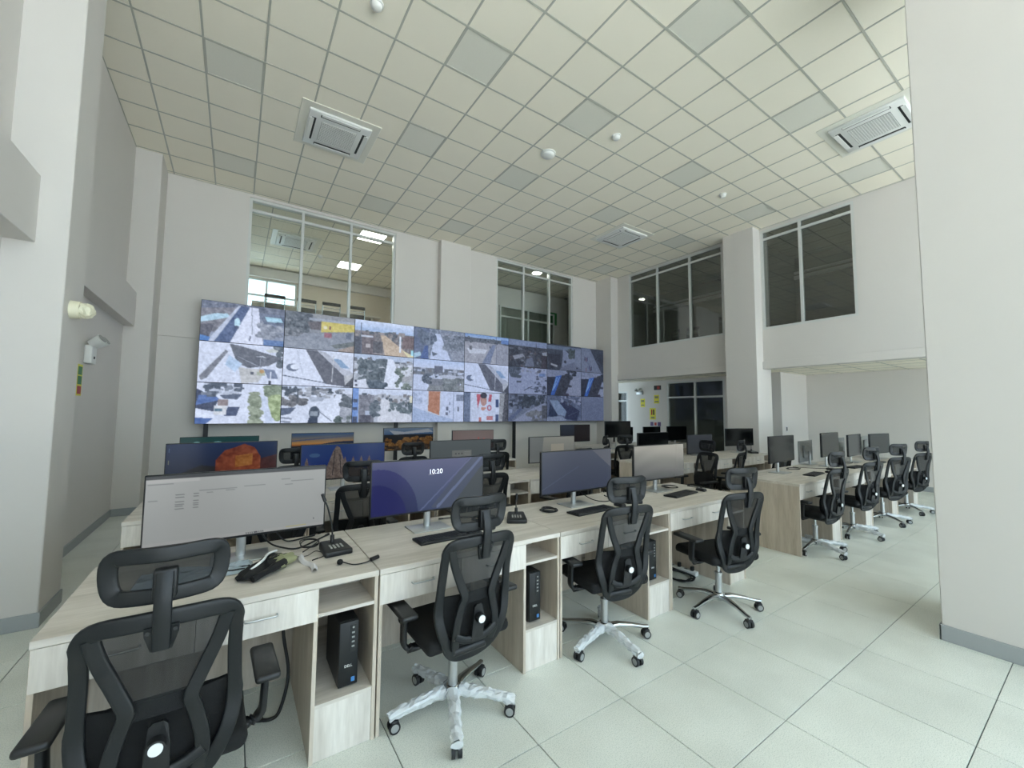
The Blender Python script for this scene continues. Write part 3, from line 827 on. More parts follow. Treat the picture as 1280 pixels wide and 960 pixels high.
def beam(name, label, *b):
    struct(name, MB().rbox(*b, .004, 1), M['wall'], label, 'beam')
beam('beam', 'white beam jutting from the left wall before the near column', XL, -1.33, YF, 4.60, 2.90, 3.43)
beam('beam', 'white beam on the left wall between the two columns', XL, -1.37, 5.08, 8.61, 2.92, 3.46)
beam('beam', 'shallow beam band on the back wall beside the far left column', -1.17, 4.0, YB-.035, YB, 2.90, 3.43)
beam('beam', 'shallow beam band on the back wall right of the middle column', 4.82, 9.45, YB-.035, YB, 2.90, 3.43)
beam('beam', 'white lower edge beam of the mezzanine beyond the right column', XR-.04, XR+.2, 5.11, 8.62, 2.625, 2.79)
beam('beam', 'white lower edge beam of the mezzanine before the right column', XR-.04, XR+.2, YF, 4.42, 2.625, 2.79)

# baseboards
def bb(name, label, *b):
    struct(name, MB().rbox(*b, .003, 1), M['base'], label, 'baseboard')
bb('baseboard_left', 'grey baseboard along the left wall', XL, XL+.014, 5.08, 8.61, 0, .11)
bb('baseboard_left', 'grey baseboard on the left wall before the near column', XL, XL+.014, YF, 4.6, 0, .11)
bb('baseboard_column', 'grey baseboard on the front of the near left column', XL, -1.14, 4.588, 4.602, 0, .11)
bb('baseboard_column', 'grey baseboard on the side of the near left column', -1.157, -1.141, 4.6, 5.08, 0, .11)
bb('baseboard_corner', 'grey baseboard on the front of the far left column', XL, -1.16, 8.597, 8.611, 0, .11)
bb('baseboard_back', 'grey baseboard along the back wall', -1.17, 4.0, YB-.014, YB, 0, .11)
bb('baseboard_pillar', 'grey baseboard on the big right pillar', 4.34, 4.356, -.25, .827, 0, .11)
bb('baseboard_pillar', 'grey baseboard on the far side of the big right pillar', 4.34, 5.25, .814, .828, 0, .11)
bb('baseboard_alcove', 'grey baseboard along the alcove end wall', 12.286, 12.3, YF, 4.55, 0, .11)

# interior windows: frame, mullions, transoms, panes
def window(name, label, axis, at, a, b, z0, z1, mull, trans, pane_mat, fr=.05, dep=.09, cat='window'):
    t = thing(name, label, cat, (0, 0, 0), 0, None, 'structure')
    def bar(nm, p0, p1, q0, q1, m=M['alu'], d=dep, off=0):
        mb = MB()
        if axis == 'y':
            mb.box(p0, p1, at-d/2+off, at+d/2+off, q0, q1)
        else:
            mb.box(at-d/2+off, at+d/2+off, p0, p1, q0, q1)
        return mb.build(nm, m, t)
    for p, q in ((a, a+fr), (b-fr, b)):
        bar('window_jamb', p, q, z0, z1)
    for p, q in ((z0, z0+fr), (z1-fr, z1)):
        bar('window_rail', a+fr, b-fr, p, q)
    for mx in mull:
        bar('mullion', mx-fr/2, mx+fr/2, z0+fr, z1-fr, d=dep*.96)
    xs = [a+fr]+[v for mx in sorted(mull) for v in (mx-fr/2, mx+fr/2)]+[b-fr]
    cols = list(zip(xs[::2], xs[1::2]))
    for p, q in cols:
        for tz in trans:
            bar('transom', p, q, tz-fr/2, tz+fr/2, d=dep*.9)
        zs = [z0+fr]+[v for tz in sorted(trans) for v in (tz-fr/2, tz+fr/2)]+[z1-fr]
        for u, v in zip(zs[::2], zs[1::2]):
            bar('pane', p, q, u, v, pane_mat, .008)
    return t
window('window_1', 'left interior window above the video wall, lit room behind', 'y', YB+.07, W1[0], W1[1], W1[2], W1[3], (1.0, 1.955), (5.52,), M['glass'])
window('window_2', 'right interior window above the video wall, dim corridor behind', 'y', YB+.07, W2[0], W2[1], W2[2], W2[3], (6.62, 7.56), (5.54,), M['glass'])
window('window_3', 'dark three-bay interior window on the upper right wall near the corner', 'x', XR+.05, RA[0], RA[1], RA[2], RA[3], (7.18, 6.18), (5.58,), M['dglass'])
window('window_4', 'dark two-bay interior window on the upper right wall beside the column', 'x', XR+.05, RB[0], RB[1], RB[2], RB[3], (3.63,), (5.57,), M['dglass'])
window('window_5', 'dark two-bay window in the partition under the mezzanine', 'x', 11.05, 6.0, 7.80, .02, 2.58, (6.88,), (2.1,), M['pglass'])
window('window_6', 'dark glazed doorway behind the right column under the mezzanine', 'x', 11.05, 4.78, 5.95, .02, 2.58, (), (2.1,), M['pglass'])
window('door_1', 'dark glazed door at the left end of the partition', 'x', 11.05, 9.33, 10.2, .01, 2.35, (), (2.03,), M['pglass'], cat='door')

# mezzanine slab, its ceilings and the rooms upstairs
struct('mezzanine_slab', MB().box(XR+.2, 14.2, YF, 11.0, 2.74, 3.0).box(XL, 9.95, YB+.2, 14.2, 2.7, 3.0), M['wall'], 'floor slab of the upper storey', 'slab')
tile_ceiling('ceiling_alcove', 'low suspended ceiling under the mezzanine', (CX, CY), XR+.2, 12.3, YF, 10.6, 2.64, (), 120,
             lambda c: -1 if 0 < c[4] < 5 else 1)
tile_ceiling('ceiling_upstairs', 'suspended ceiling of the lit room behind the left window', (1.67, 9.66), -1.5, 4.9, YB+.2, 14.0, 5.83,
             {(1, 0), (1, 4)}, 120)
tile_ceiling('ceiling_corridor', 'suspended ceiling behind the right back window', (1.37, 9.66), 4.9, 9.95, YB+.2, 14.0, 5.83, (), 60)
tile_ceiling('ceiling_right_rooms', 'suspended ceiling of the dark rooms upstairs on the right', (CX, CY), XR+.2, 12.4, YF, YB, 5.83, (), 140)
EW = (-1.2, 1.42, 4.05, 5.50)
wall_panel('wall_upstairs', 'beige far wall of the lit upstairs room', 'y', 14.0, .2, (-1.7, 10.2), 3.0, 5.95, (EW,), mat('beige_wall', (196, 186, 170), .8))
struct('trim_1', MB().box(-1.5, 4.85, 13.88, 14.0, 5.52, 5.80), M['wall'], 'white curtain pelmet band along the lit upstairs far wall', 'trim')
window('window_7', 'bright outside window of the lit upstairs room', 'y', 14.08, EW[0], EW[1], EW[2], EW[3], (-.3, .62), (5.0,), M['glass'])
struct('wall_upstairs_divider', MB().box(4.85, 4.95, YB+.2, 14.0, 3.0, 5.9), M['wall'], 'dividing wall between the two upstairs back rooms', 'wall')
struct('wall_upstairs_left', MB().box(-1.7, -1.5, YB+.2, 14.0, 3.0, 5.95), M['wall'], 'left side wall of the lit upstairs room', 'wall')
struct('wall_corridor', MB().box(4.95, 9.95, 11.2, 11.3, 3.0, 5.75), M['wall'], 'pale wall of the corridor behind the right back window', 'wall')
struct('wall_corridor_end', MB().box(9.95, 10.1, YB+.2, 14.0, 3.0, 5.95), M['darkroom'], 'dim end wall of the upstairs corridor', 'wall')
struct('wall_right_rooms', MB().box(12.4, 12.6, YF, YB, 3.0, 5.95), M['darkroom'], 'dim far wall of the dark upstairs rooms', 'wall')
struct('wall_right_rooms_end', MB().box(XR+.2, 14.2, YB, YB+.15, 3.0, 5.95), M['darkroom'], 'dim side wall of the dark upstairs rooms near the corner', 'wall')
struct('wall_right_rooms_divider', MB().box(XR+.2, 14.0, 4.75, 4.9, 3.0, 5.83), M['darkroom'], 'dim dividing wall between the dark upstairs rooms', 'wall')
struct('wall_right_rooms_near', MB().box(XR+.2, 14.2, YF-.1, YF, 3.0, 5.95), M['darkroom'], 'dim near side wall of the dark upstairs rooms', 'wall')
struct('trim_2', MB().box(12.33, 12.4, YF, 4.75, 5.24, 5.33).box(12.33, 12.4, YF, 4.75, 5.39, 5.44), M['alu'], 'pale metal rail band on the far wall of the dark room', 'trim')  # reflection of the hall in the glass, built as pale bars
struct('trim_3', MB().box(12.33, 12.4, 4.9, YB, 5.24, 5.33).box(12.33, 12.4, 4.9, YB, 5.39, 5.44), M['alu'], 'pale metal rail band on the wall of the far dark room', 'trim')  # same hall reflection, modelled again as bars in the far room
window('door_2', 'dark glazed double door in the upstairs corridor wall', 'y', 11.17, 7.0, 9.3, 3.02, 5.1, (8.15,), (4.75,), M['dglass'], cat='door')

# glazed front of the hall, behind the viewer: open bays between posts; paving added outside to bounce light in
fr = MB()
for x in (XL-.1, 1.3, 4.1, 6.9, 9.75, 12.4):
    fr.box(x-.05, x+.05, YF-.08, YF, 0, ZC)
fr.box(XL, 12.4, YF-.08, YF, 2.6, 2.7)
struct('wall_front', fr, M['alu'], 'slim metal posts of the glazed front', 'wall')
struct('ground', MB().box(-40, 50, -50, YF-.08, -.3, -.02), M['pave'], 'pale paving outside the glazed front', 'ground')  # unseen paving, added to bounce sun and sky light onto the ceiling
struct('roof', MB().box(-1.9, 14.3, YF-.1, 14.3, 5.96, 6.2), M['wall'], 'roof slab over the whole hall', 'roof')  # unseen cover added so sky light cannot leak past the ceiling slabs

# ---------------------------------------------------------------- video wall
VX, VZ, PWD, PHT, VY = -.576, 1.372, 1.2975, .731, 8.95
vw = thing('video_wall', 'huge wall of 24 joined screens showing street camera views below the upper windows', 'video wall', (VX, VY, 0))
case = MB().rbox(.001, PWD-.001, .003, .085, .001, PHT-.001, .004, 1).box(.2, PWD-.2, .085, .11, .15, PHT-.15).mesh('screen_panel', M['black'])
for r in range(3):
    for c in range(8):
        p = link('screen_panel', case, vw, (c*PWD, 0, VZ+(2-r)*PHT))
        pic = feed(r, c)
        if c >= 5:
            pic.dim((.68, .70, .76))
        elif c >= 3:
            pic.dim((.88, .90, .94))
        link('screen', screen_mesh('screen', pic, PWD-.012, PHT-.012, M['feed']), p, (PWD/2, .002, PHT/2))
for x in (.16, 3.57, 6.76, 10.2):
    m = MB().box(x-.035, x+.035, .09, .15, 0, VZ+.3).box(x-.12, x+.12, .02, .22, 0, .012)
    m.build('support_post', M['black'], vw)
for z in (VZ+.2, VZ+1.1, VZ+2.0):
    MB().box(0, PWD*8, .11, .13, z-.03, z+.03).build('mounting_rail', M['black'], vw)

# ---------------------------------------------------------------- desks
TOP, DEP, UW = .82, .83, 1.21
def handle(parent, x, z, y):
    m = MB()
    m.tube(smooth_path([(x-.06, y, z), (x-.06, y-.016, z), (x-.052, y-.024, z), (x, y-.025, z), (x+.052, y-.024, z), (x+.06, y-.016, z), (x+.06, y, z)], 3), .0045, 8)
    return m.build('drawer_handle', M['silver'], parent)
def make_desk():
    """unit with its left front corner at the origin, user side towards -y"""
    t = thing('office_desk', 'tmp', 'desk')
    MB().rbox(.0025, UW-.0025, 0, DEP, TOP-.028, TOP, .002, 1).build('desktop', M['wood_h'], t)
    MB().rbox(.004, .022, .008, DEP-.02, 0, TOP-.028, .001, 1).build('side_panel', M['wood_d'], t)
    MB().rbox(UW-.022, UW-.004, .006, DEP-.02, 0, TOP-.028, .001, 1).build('side_panel', M['wood_d'], t)
    MB().rbox(UW-.30, UW-.282, .006, DEP-.12, 0, TOP-.028, .001, 1).build('pedestal_panel', M['wood_d'], t)
    MB().box(.022, UW-.022, DEP-.05, DEP-.034, .0, TOP-.03).build('back_panel', M['wood_d'], t)
    MB().box(UW-.282, UW-.022, .008, DEP-.06, .655, .671).build('shelf', M['wood_h'], t)
    MB().box(UW-.282, UW-.022, .01, DEP-.06, .24, .256).build('compartment_floor', M['wood_h'], t)
    MB().box(UW-.282, UW-.022, .012, .028, .002, .24).build('kick_panel', M['wood_v'], t)
    MB().box(UW-.282, UW-.022, .30, .312, .671, TOP-.03).build('shelf_back', M['wood_v'], t)
    MB().box(.024, UW-.302, .03, .45, .645, .657).build('drawer_base', M['wood_h'], t)
    dw = (UW-.283-.006)/2
    for k in range(2):
        x0 = .005+k*dw
        d = MB().rbox(x0+.001, x0+dw-.001, .004, .02, .640, TOP-.031, .0015, 1).build('drawer_front', M['wood_v'], t)
        handle(d, x0+dw/2, .72, .004)
    return t

rows = [  # name, x start, y front, units, label
    ('front', -.56, 2.16, 4), ('middle', -.64, 4.03, 4), ('back', -.76, 5.90, 4)]
num = ('first', 'second', 'third', 'fourth')
proto = make_desk()
used = [False]
def place_desk(x, y, label, group, flip=False):
    o = proto if not used[0] else dup(proto)
    used[0] = True
    o.location = (x, y, 0)
    if flip:
        o.rotation_euler = (0, 0, PI)
        o.location = (x+UW, y, 0)
    o['label'] = label
    o['group'] = group
    return o
for nm, x0, y0, n in rows:
    for k in range(n):
        place_desk(x0+UW*k, y0, f'pale ash desk with drawers, {num[k]} from the left in the {nm} left row', f'desks of the {nm} left row')
rrows = [('front', 5.44, 2.12, 4), ('middle', 5.50, 4.05, 3), ('back', 5.46, 5.90, 4)]
for nm, x0, y0, n in rrows:
    for k in range(n):
        place_desk(x0+UW*k, y0, f'pale ash desk, {num[k]} from the left in the {nm} row of the right-hand block', f'desks of the {nm} right row')
for k in range(3):
    place_desk(5.46+UW*(k+1), 7.58, f'pale ash desk facing away, {num[k]} of the farthest right-hand desks', 'farthest right desks', True)

# ---------------------------------------------------------------- monitors
def picture(kind):
    p = Pic(180, 78, (20, 22, 26), hash(kind) % 99 if False else sum(map(ord, kind)))
    if kind == 'list':
        p.vgrad((196, 200, 198), (180, 184, 182))
        p.rect(0, 0, 1, .055, (70, 72, 74)).rect(0, .055, .26, .1, (210, 212, 210)).rect(0, .95, 1, 1, (186, 188, 186))
        g = (128, 132, 134)
        for k, (x, y, l) in enumerate([(.01, .06, .12), (.12, .045, .12), (.13, .12, .12), (.02, .17, .09), (.13, .17, .1), (.02, .21, .07), (.02, .25, .07), (.02, .29, .04), (.14, .21, .03), (.26, .19, .2), (.5, .18, .12), (.72, .11, .05), (.62, .16, .12), (.78, .15, .14), (.74, .2, .05), (.3, .23, .03), (.4, .215, .05)]):
            p.line((x, y+.06), (x+l, y+.06), .0016, (150, 154, 156))
        for k in range(7):
            y = .29+.034*k
            p.line((.145, y), (.185, y), .0022, (128, 132, 134)).line((.235, y), (.26, y), .0022, (128, 132, 134))
        for k in range(9):
            p.rect(.52+.012*k, .96, .527+.012*k, .985, (90, 92, 96))
        p.line((.76, .955), (.88, .95), .003, (196, 190, 120)).rect(.93, .86, .935, .88, (80, 84, 88))
    elif kind == 'violet':
        p.vgrad((112, 116, 166), (70, 86, 132))
        yy = ((p.X-.05)**2/.11+(p.Y-1.0)**2/.75)
        k = yy < 1
        p.a[k] = (np.array([70, 72, 150])*(1-p.Y[..., None])+np.array([40, 50, 110])*p.Y[..., None])[k]
        k = ((p.X-.02)**2/.07+(p.Y-1.05)**2/.4) < 1
        p.a[k] = (28, 30, 120)
        p.poly([(.86, 0), (1, 0), (1, 1), (.62, 1), (.5, .95)], (88, 98, 128)).poly([(.98, .2), (1, .2), (1, 1), (.68, 1)], (84, 92, 98))
        p.line((.98, .02), (.56, .95), .012, (126, 140, 186)).line((.88, .0), (.4, 1), .006, (118, 126, 180)).ell(.5, .3, .03, .005, (190, 194, 214))
    elif kind == 'slate':
        p.vgrad((84, 90, 106), (58, 66, 88))
        p.line((0, .9), (.5, .4), .004, (80, 90, 112)).poly([(.7, 0), (1, 0), (1, .5)], (104, 108, 118))
    elif kind == 'beige':
        p.vgrad((190, 188, 176), (96, 98, 98), .1, 1)
        p.vgrad((192, 190, 178), (190, 188, 176), 0, .1)
        t = (p.Y+.25*np.sin(p.X*3.4))
        p.a += (4*np.sin(t*14+p.X*3))[..., None]
        p.a *= (.86+.14*p.X)[..., None]
    elif kind == 'rock_night':
        p.vgrad((14, 44, 96), (16, 26, 52)).poly([(.42, 1), (.42, .45), (.5, .2), (.6, .12), (.68, .04), (.78, .15), (.84, .4), (.86, 1)], (140, 62, 26), 46, 24).poly([(.6, .35), (.76, .3), (.76, .6), (.6, .65)], (176, 110, 40), 40).poly([(0, .85), (.3, .55), (.42, .6), (.42, 1), (0, 1)], (18, 16, 20)).poly([(.84, .45), (1, .35), (1, 1), (.84, 1)], (72, 30, 26), 20).rect(0, .88, 1, 1, (30, 22, 20)).ell(.63, .86, .03, .05, (30, 110, 84)).ell(.5, .84, .03, .05, (90, 90, 80))
        p.rect(.02, .1, .03, .2, (90, 120, 160)).rect(.02, .4, .03, .5, (150, 150, 120))
    elif kind == 'canyon':
        p.vgrad((26, 62, 130), (10, 40, 120)).ell(.15, .3, .06, .06, (60, 100, 150))
        p.poly([(.2, 1), (.3, .6), (.36, .2), (.4, .04), (.44, .1), (.5, .55), (.56, .7), (.9, .8), (1, 1)], (120, 106, 98), 40, 40)
        for x in (.5, .6, .7, .8, .06):
            p.poly([(x-.03, 1), (x-.015, .5), (x+.005, .36), (x+.02, .5), (x+.035, 1)], (116, 100, 94), 30, 40)
        p.line((.38, .2), (.36, .9), .006, (60, 54, 54)).line((.44, .3), (.46, .9), .006, (60, 54, 54))
    elif kind == 'sunset':
        p.vgrad((40, 84, 140), (206, 150, 80), 0, .42).vgrad((206, 140, 70), (120, 70, 40), .42, .52).rect(0, .5, 1, 1, (20, 24, 34), 8).line((0, .3), (1, .12), .012, (90, 96, 120)).poly([(.3, .5), (.7, .36), (1, .34), (1, 1), (.3, 1)], (24, 34, 60))
    elif kind == 'autumn':
        p.vgrad((120, 140, 160), (60, 96, 140), 0, .3).poly([(.1, .1), (.4, .18), (.9, .05), (1, .2), (.2, .3)], (170, 180, 190)).trees(0, .45, 1, 1, 80, (120, 82, 30), .05).trees(0, .8, 1, 1, 30, (50, 36, 22), .05)
    elif kind == 'teal':
        p.vgrad((12, 62, 60), (10, 40, 44)).ell(.2, .2, .04, .04, (120, 170, 170)).ell(.46, .2, .05, .04, (120, 170, 170))
    elif kind == 'panel_list':
        p.vgrad((88, 96, 98), (74, 82, 84)).rect(.34, .34, .66, .8, (112, 116, 114))
        for k in range(6):
            p.ell(.4+.05*(k % 3), .46+.16*(k//3), .012, .03, (70, 74, 76)).line((.54, .4+.06*k), (.64, .4+.06*k), .003, (140, 144, 142))
    elif kind == 'rose':
        p.vgrad((110, 96, 92), (120, 104, 104)).ell(.25, .8, .2, .3, (40, 40, 42)).rect(.6, .35, .64, .6, (150, 80, 76)).rect(.74, .4, .78, .6, (150, 96, 90))
    elif kind == 'taupe':
        p.vgrad((132, 132, 122), (96, 100, 96)).poly([(0, 0), (.3, 0), (.25, 1), (0, 1)], (94, 98, 96)).rect(.46, .3, .75, .7, (142, 138, 124))
    elif kind == 'navy':
        p.vgrad((40, 48, 62), (24, 26, 30)).rect(.45, 0, 1, 1, (24, 18, 18), 4)
    elif kind == 'dusk':
        p.vgrad((52, 56, 62), (40, 45, 50))
    if kind == 'list':
        p.a *= .9
    if kind in ('rock_night', 'canyon', 'sunset', 'autumn', 'violet'):
        p.a *= .8
    return p

MW, MH = .83, .362
def make_monitor(kind, screen=None, back='black', wd=MW, ht=MH, zc=.30):
    """base at the origin on the desktop, screen towards -y; zc is the screen centre above the desktop"""
    t = thing('monitor', 'tmp', 'monitor')
    bk = M['silverback'] if back == 'silver' else M['black']
    MB().rbox(-wd/2, wd/2, -.012, .014, zc-ht/2, zc+ht/2, .004, 2).rbox(-wd*.3, wd*.3, .012, .045, zc-ht*.3, zc+ht*.3, .012, 2).build('monitor_housing', bk, t)
    if kind in ('dark', 'greyscreen'):
        MB().box(-wd/2+.007, wd/2-.007, -.0145, -.0125, zc-ht/2+.012, zc+ht/2-.007).build('screen', M[kind], t)
    else:
        link('screen', screen_mesh('screen', picture(kind), wd-.014, ht-.02, M['wallpaper']), t, (0, -.0135, zc+.003))
    MB().sweep([(0, .055, .008), (0, .055, zc-.05), (0, .05, zc)], .024, .017, (0, 1, 0), k=12, pw=.8).build('stand_neck', M['silver'], t)
    MB().rbox(-.135, .135, -.07, .125, 0, .008, .003, 2).build('stand_base', M['silver'], t)
    return t
def place_monitor(x, y, kind, label, group, zc=.30, rz=0, back='black', wd=MW, ht=MH, tilt=0, stand='silver'):
    t = make_monitor(kind, None, back, wd, ht, zc)
    t.location = (x, y, TOP)
    t.rotation_euler = (0, 0, rz)
    t['label'] = label
    t['group'] = group
    return t
g = 'monitors of the front left row'
place_monitor(.06, 2.72, 'list', 'wide monitor showing a pale document list on the leftmost front desk', g)
m2 = place_monitor(1.155, 2.72, 'violet', 'wide monitor with violet wallpaper and a clock on the second front desk', g)
place_monitor(2.53, 2.71, 'slate', 'wide monitor with plain slate blue screen on the third front desk', g)
place_monitor(3.715, 2.74, 'beige', 'wide monitor with a glossy beige screen on the fourth front desk', g)
g = 'monitors of the middle left row'
place_monitor(-.06, 4.56, 'rock_night', 'wide monitor with a lit rock at night, behind the document list monitor', g, .335)
place_monitor(.97, 4.56, 'canyon', 'wide monitor with blue sky over rock spires in the middle row', g, .285)
place_monitor(2.33, 4.56, 'panel_list', 'wide monitor with a grey window list, third in the middle row', g, .28)
place_monitor(3.77, 4.56, 'taupe', 'wide monitor with a taupe grey screen, fourth in the middle row', g, .285)
g = 'monitors of the back left row'
place_monitor(-.13, 6.46, 'teal', 'wide monitor with a dark teal screen at the left end of the back row', g, .285)
place_monitor(1.08, 6.46, 'sunset', 'wide monitor with an orange sunset picture in the back row', g, .305)
place_monitor(2.35, 6.46, 'autumn', 'wide monitor with an autumn forest picture in the back row', g, .36)
place_monitor(3.53, 6.46, 'rose', 'wide monitor with a dull rose screen at the right end of the back row', g, .30)
g = 'monitors of the right front row'
place_monitor(6.30, 2.66, 'dark', 'dark monitor on the corner desk nearest in the right-hand block', g, .33, .05)
place_monitor(7.74, 2.58, 'dark', 'dark monitor, second from the left in the right front row', g, .345, .07)
place_monitor(8.85, 2.60, 'greyscreen', 'grey reflecting monitor, third from the left in the right front row', g, .29, .08)
place_monitor(9.92, 2.54, 'greyscreen', 'grey reflecting monitor at the alcove end of the right front row', g, .28, -.08)
for x, n, bk in ((7.78, 'silver-backed monitor seen from behind, beside the second right front monitor', 'silver'), (9.22, 'grey-backed monitor seen edge-on behind the third right front monitor', 'silver'), (10.55, 'grey-backed monitor mostly hidden behind the alcove end monitor', 'silver')):
    place_monitor(x, 2.93, 'dark', n, 'monitors facing away on the right front row', .21, PI+.1, bk, .66, .34)
g = 'monitors of the right middle row'
place_monitor(6.05, 4.58, 'dark', 'black monitor, first from the left in the right middle row', g, .29)
place_monitor(7.46, 4.58, 'dusk', 'dull grey-blue monitor, second in the right middle row', g, .22)
place_monitor(8.78, 4.50, 'dark', 'black monitor in front of the right column in the middle row', g, .32, -.18)
g = 'monitors of the right back row'
place_monitor(5.97, 6.46, 'navy', 'dark monitor just right of the video wall post in the back row', g, .37)
place_monitor(7.12, 6.32, 'dark', 'tall-standing black monitor below the right end of the video wall', g, .44)
place_monitor(9.50, 6.46, 'dark', 'black monitor before the partition windows in the right back row', g, .29)
g = 'farthest monitors on the right'
place_monitor(9.33, 7.1, 'dark', 'black monitor below the purple notices on the farthest right desks', g, .26, 0, wd=.72)
place_monitor(8.2, 7.1, 'dark', 'black monitor on the farthest right desks, left of its twin', g, .26, 0, wd=.72)

def flat_text(name, body, size, m, parent, loc, rot, ext=.0004):
    cu = bpy.data.curves.new(name, 'FONT')
    cu.body = body
    cu.size = size
    cu.extrude = ext
    cu.align_x, cu.align_y = 'CENTER', 'CENTER'
    o = bpy.data.objects.new('tmp_text', cu)
    COL.objects.link(o)
    me = bpy.data.meshes.new_from_object(o.evaluated_get(bpy.context.evaluated_depsgraph_get()))
    bpy.data.objects.remove(o)
    me.materials.clear()
    me.materials.append(m)
    t = link(name, me, parent, loc)
    t.rotation_euler = rot
    return t
lit_text = glow('clock_digits', (222, 224, 236), .8)
flat_text('clock_digits', '10:20', .047, lit_text, m2, (.03, -.0148, .39), (PI/2, 0, 0))

# ---------------------------------------------------------------- chairs
def back_y(v, u=0):
    """depth of the back shell at height v above its bottom, half width u"""
    pts = [(0, -.165), (.06, -.215), (.14, -.245), (.26, -.24), (.42, -.262), (.62, -.315)]
    for (a, p), (b, q) in zip(pts, pts[1:]):
        if v <= b:
            t = (v-a)/(b-a)
            return p+(q-p)*t+.9*u*u
    return pts[-1][1]+.9*u*u
BZ = .385
def bp(u, v, off=0):
    u *= .94
    return (u, back_y(v, u)+off, BZ+v)
def make_chair():
    t = thing('office_chair', 'tmp', 'chair')
    # base
    MB().lathe([(.03, .075), (.045, .085), (.045, .13), (.03, .14)]).build('base_hub', M['chrome'], t)
    for k in range(5):
        a = PI/2+2*PI*k/5
        leg = MB().sweep([(.03, 0, .105), (.10, 0, .112), (.20, 0, .10), (.29, 0, .082), (.335, 0, .078)], [.026, .024, .019, .015, .013], [.018, .017, .013, .011, .010], (0, 0, 1), k=10).build('base_leg', M['chrome'], t, rz=a)
        m = MB()
        for s in (-1, 1):
            m.cyl((.33-.012, s*.007, .029), (.33-.012, s*.025, .029), .029, n=16)
        m.rbox(.31-.012, .35-.012, -.024, .024, .04, .064, .006, 2).cyl((.33, 0, .05), (.33, 0, .078), .006, n=8)
        cs = m.build('caster', M['rubber'], leg)
        cs.rotation_euler = (0, 0, 0)
        for s in (-1, 1):
            MB().cyl((.318, s*.0245, .029), (.318, s*.0265, .029), .021, .019, n=14).build('caster_cap', M['rim'], leg)
    MB().cyl((0, 0, .13), (0, 0, .28), .026).cyl((0, 0, .28), (0, 0, .30), .03).build('gas_lift_sleeve', M['silver'], t)
    MB().cyl((0, 0, .30), (0, 0, .41), .014).build('gas_lift_rod', M['chrome'], t)
    MB().rbox(-.10, .10, -.19, .14, .385, .43, .015, 2).tube([(.09, .05, .40), (.2, .06, .39), (.24, .06, .385)], .006).build('tilt_mechanism', M['black'], t)
    # seat
    def seat(co):
        x, y, z = co
        f = max(0, (y-.14)/.14)
        z2 = z-.035*f*f-.06*x*x*(1 if z > .46 else .4)+.0
        k = 1-.10*max(0, (y-.1)/.2)
        return (x*k, y, z2)
    bm = MB()
    for a in range(1):
        bm.rbox(-.245, .245, -.20, .27, .43, .505, .034, 4, seat)
    bm.build('seat', M['fabric'], t)
    # armrests
    for s in (-1, 1):
        arm = MB().sweep(smooth_path([(s*.16, -.02, .425), (s*.25, -.02, .415), (s*.293, -.02, .44), (s*.30, -.025, .50), (s*.302, -.035, .60)], 4), .028, .013, (s, 0, .3), k=10).build('armrest', M['black'], t)
        def padfn(co):
            x, y, z = co
            return (x+s*.0-.10*s*(y-.02)*.4, y, z-.10*max(0, y-.05))
        MB().rbox(s*.30-.043, s*.30+.043, -.13, .15, .600, .629, .013, 3, padfn).build('arm_pad', M['black'], arm)
    # back shell: outer loop, slanting bars, cross bar
    half = [(.0, .0), (.07, .006), (.125, .04), (.165, .10), (.195, .17), (.21, .25), (.207, .34), (.203, .44), (.203, .53), (.19, .578), (.155, .598), (.08, .604), (0, .606)]
    loop = [bp(u, v) for u, v in half]+[bp(-u, v) for u, v in half[-2:0:-1]]
    path = smooth_path(loop, 3, True)
    wv = []
    for p in path:
        v = p.z-BZ
        wv.append(.026 if v > .55 else (.024+.010*max(0, 1-v/.12) if v < .3 else .021))
    fr_ = MB().sweep(path, wv, .0105, (0, 1, 0), True, k=16, pw=.38).build('back_frame', M['frame'], t)
    for s in (-1, 1):
        pts = smooth_path([bp(s*.176, .575), bp(s*.155, .50, -.004), bp(s*.12, .415, -.008), bp(s*.085, .335, -.012)], 4)+smooth_path([bp(s*.083, .315, -.013), bp(s*.10, .26, -.012), bp(s*.118, .19, -.008), bp(s*.122, .12, -.004), bp(s*.11, .06, 0)], 4)
        MB().sweep(pts, [.021]*len(pts), .0095, (0, 1, 0), k=16, pw=.38).build('slanting_bar', M['frame'], t)
    MB().sweep(smooth_path([bp(-.125, .135, -.004), bp(-.07, .108, -.008), bp(0, .10, -.01), bp(.07, .108, -.008), bp(.125, .135, -.004)], 4), .019, .012, (0, 1, 0), k=12).build('lower_crossbar', M['frame'], t)
    # mesh between the bars
    def hw(v):
        if v > .335:
            return .085+(.178-.085)*min(1, (v-.335)/.24)
        return .083+(.12-.083)*min(1, (.335-v)/.2)
    MB().grid(lambda a, b: bp((2*a-1)*hw(.28+.31*b), .28+.31*b, .004), 10, 10).build('mesh_back', M['mesh'], t)
    MB().grid(lambda a, b: bp((2*a-1)*(.195 if b > .3 else .16+.035*b/.3), .07+.25*b, .022+.02*math.sin(PI*b)), 10, 8).grid(lambda a, b: bp((1-2*a)*(.195 if b > .3 else .16+.035*b/.3), .07+.25*b, .04+.02*math.sin(PI*b)), 10, 8).build('lumbar_pad', M['fabric'], t)
    lp_ = MB()
    lp_.prism([(-.036, .10), (.036, .10), (.034, .20), (.026, .262), (.014, .275), (-.014, .275), (-.026, .262), (-.034, .20)], 0, .014)
    lp_.v = [bp(x, y, -.024+z) for x, y, z in lp_.v]
    plate = lp_.build('lumbar_plate', M['black'], t)
    yk = back_y(.212)-.024
    MB().cyl((0, yk, BZ+.212), (0, yk-.028, BZ+.212), .024, n=20).build('lumbar_knob', M['black'], plate)
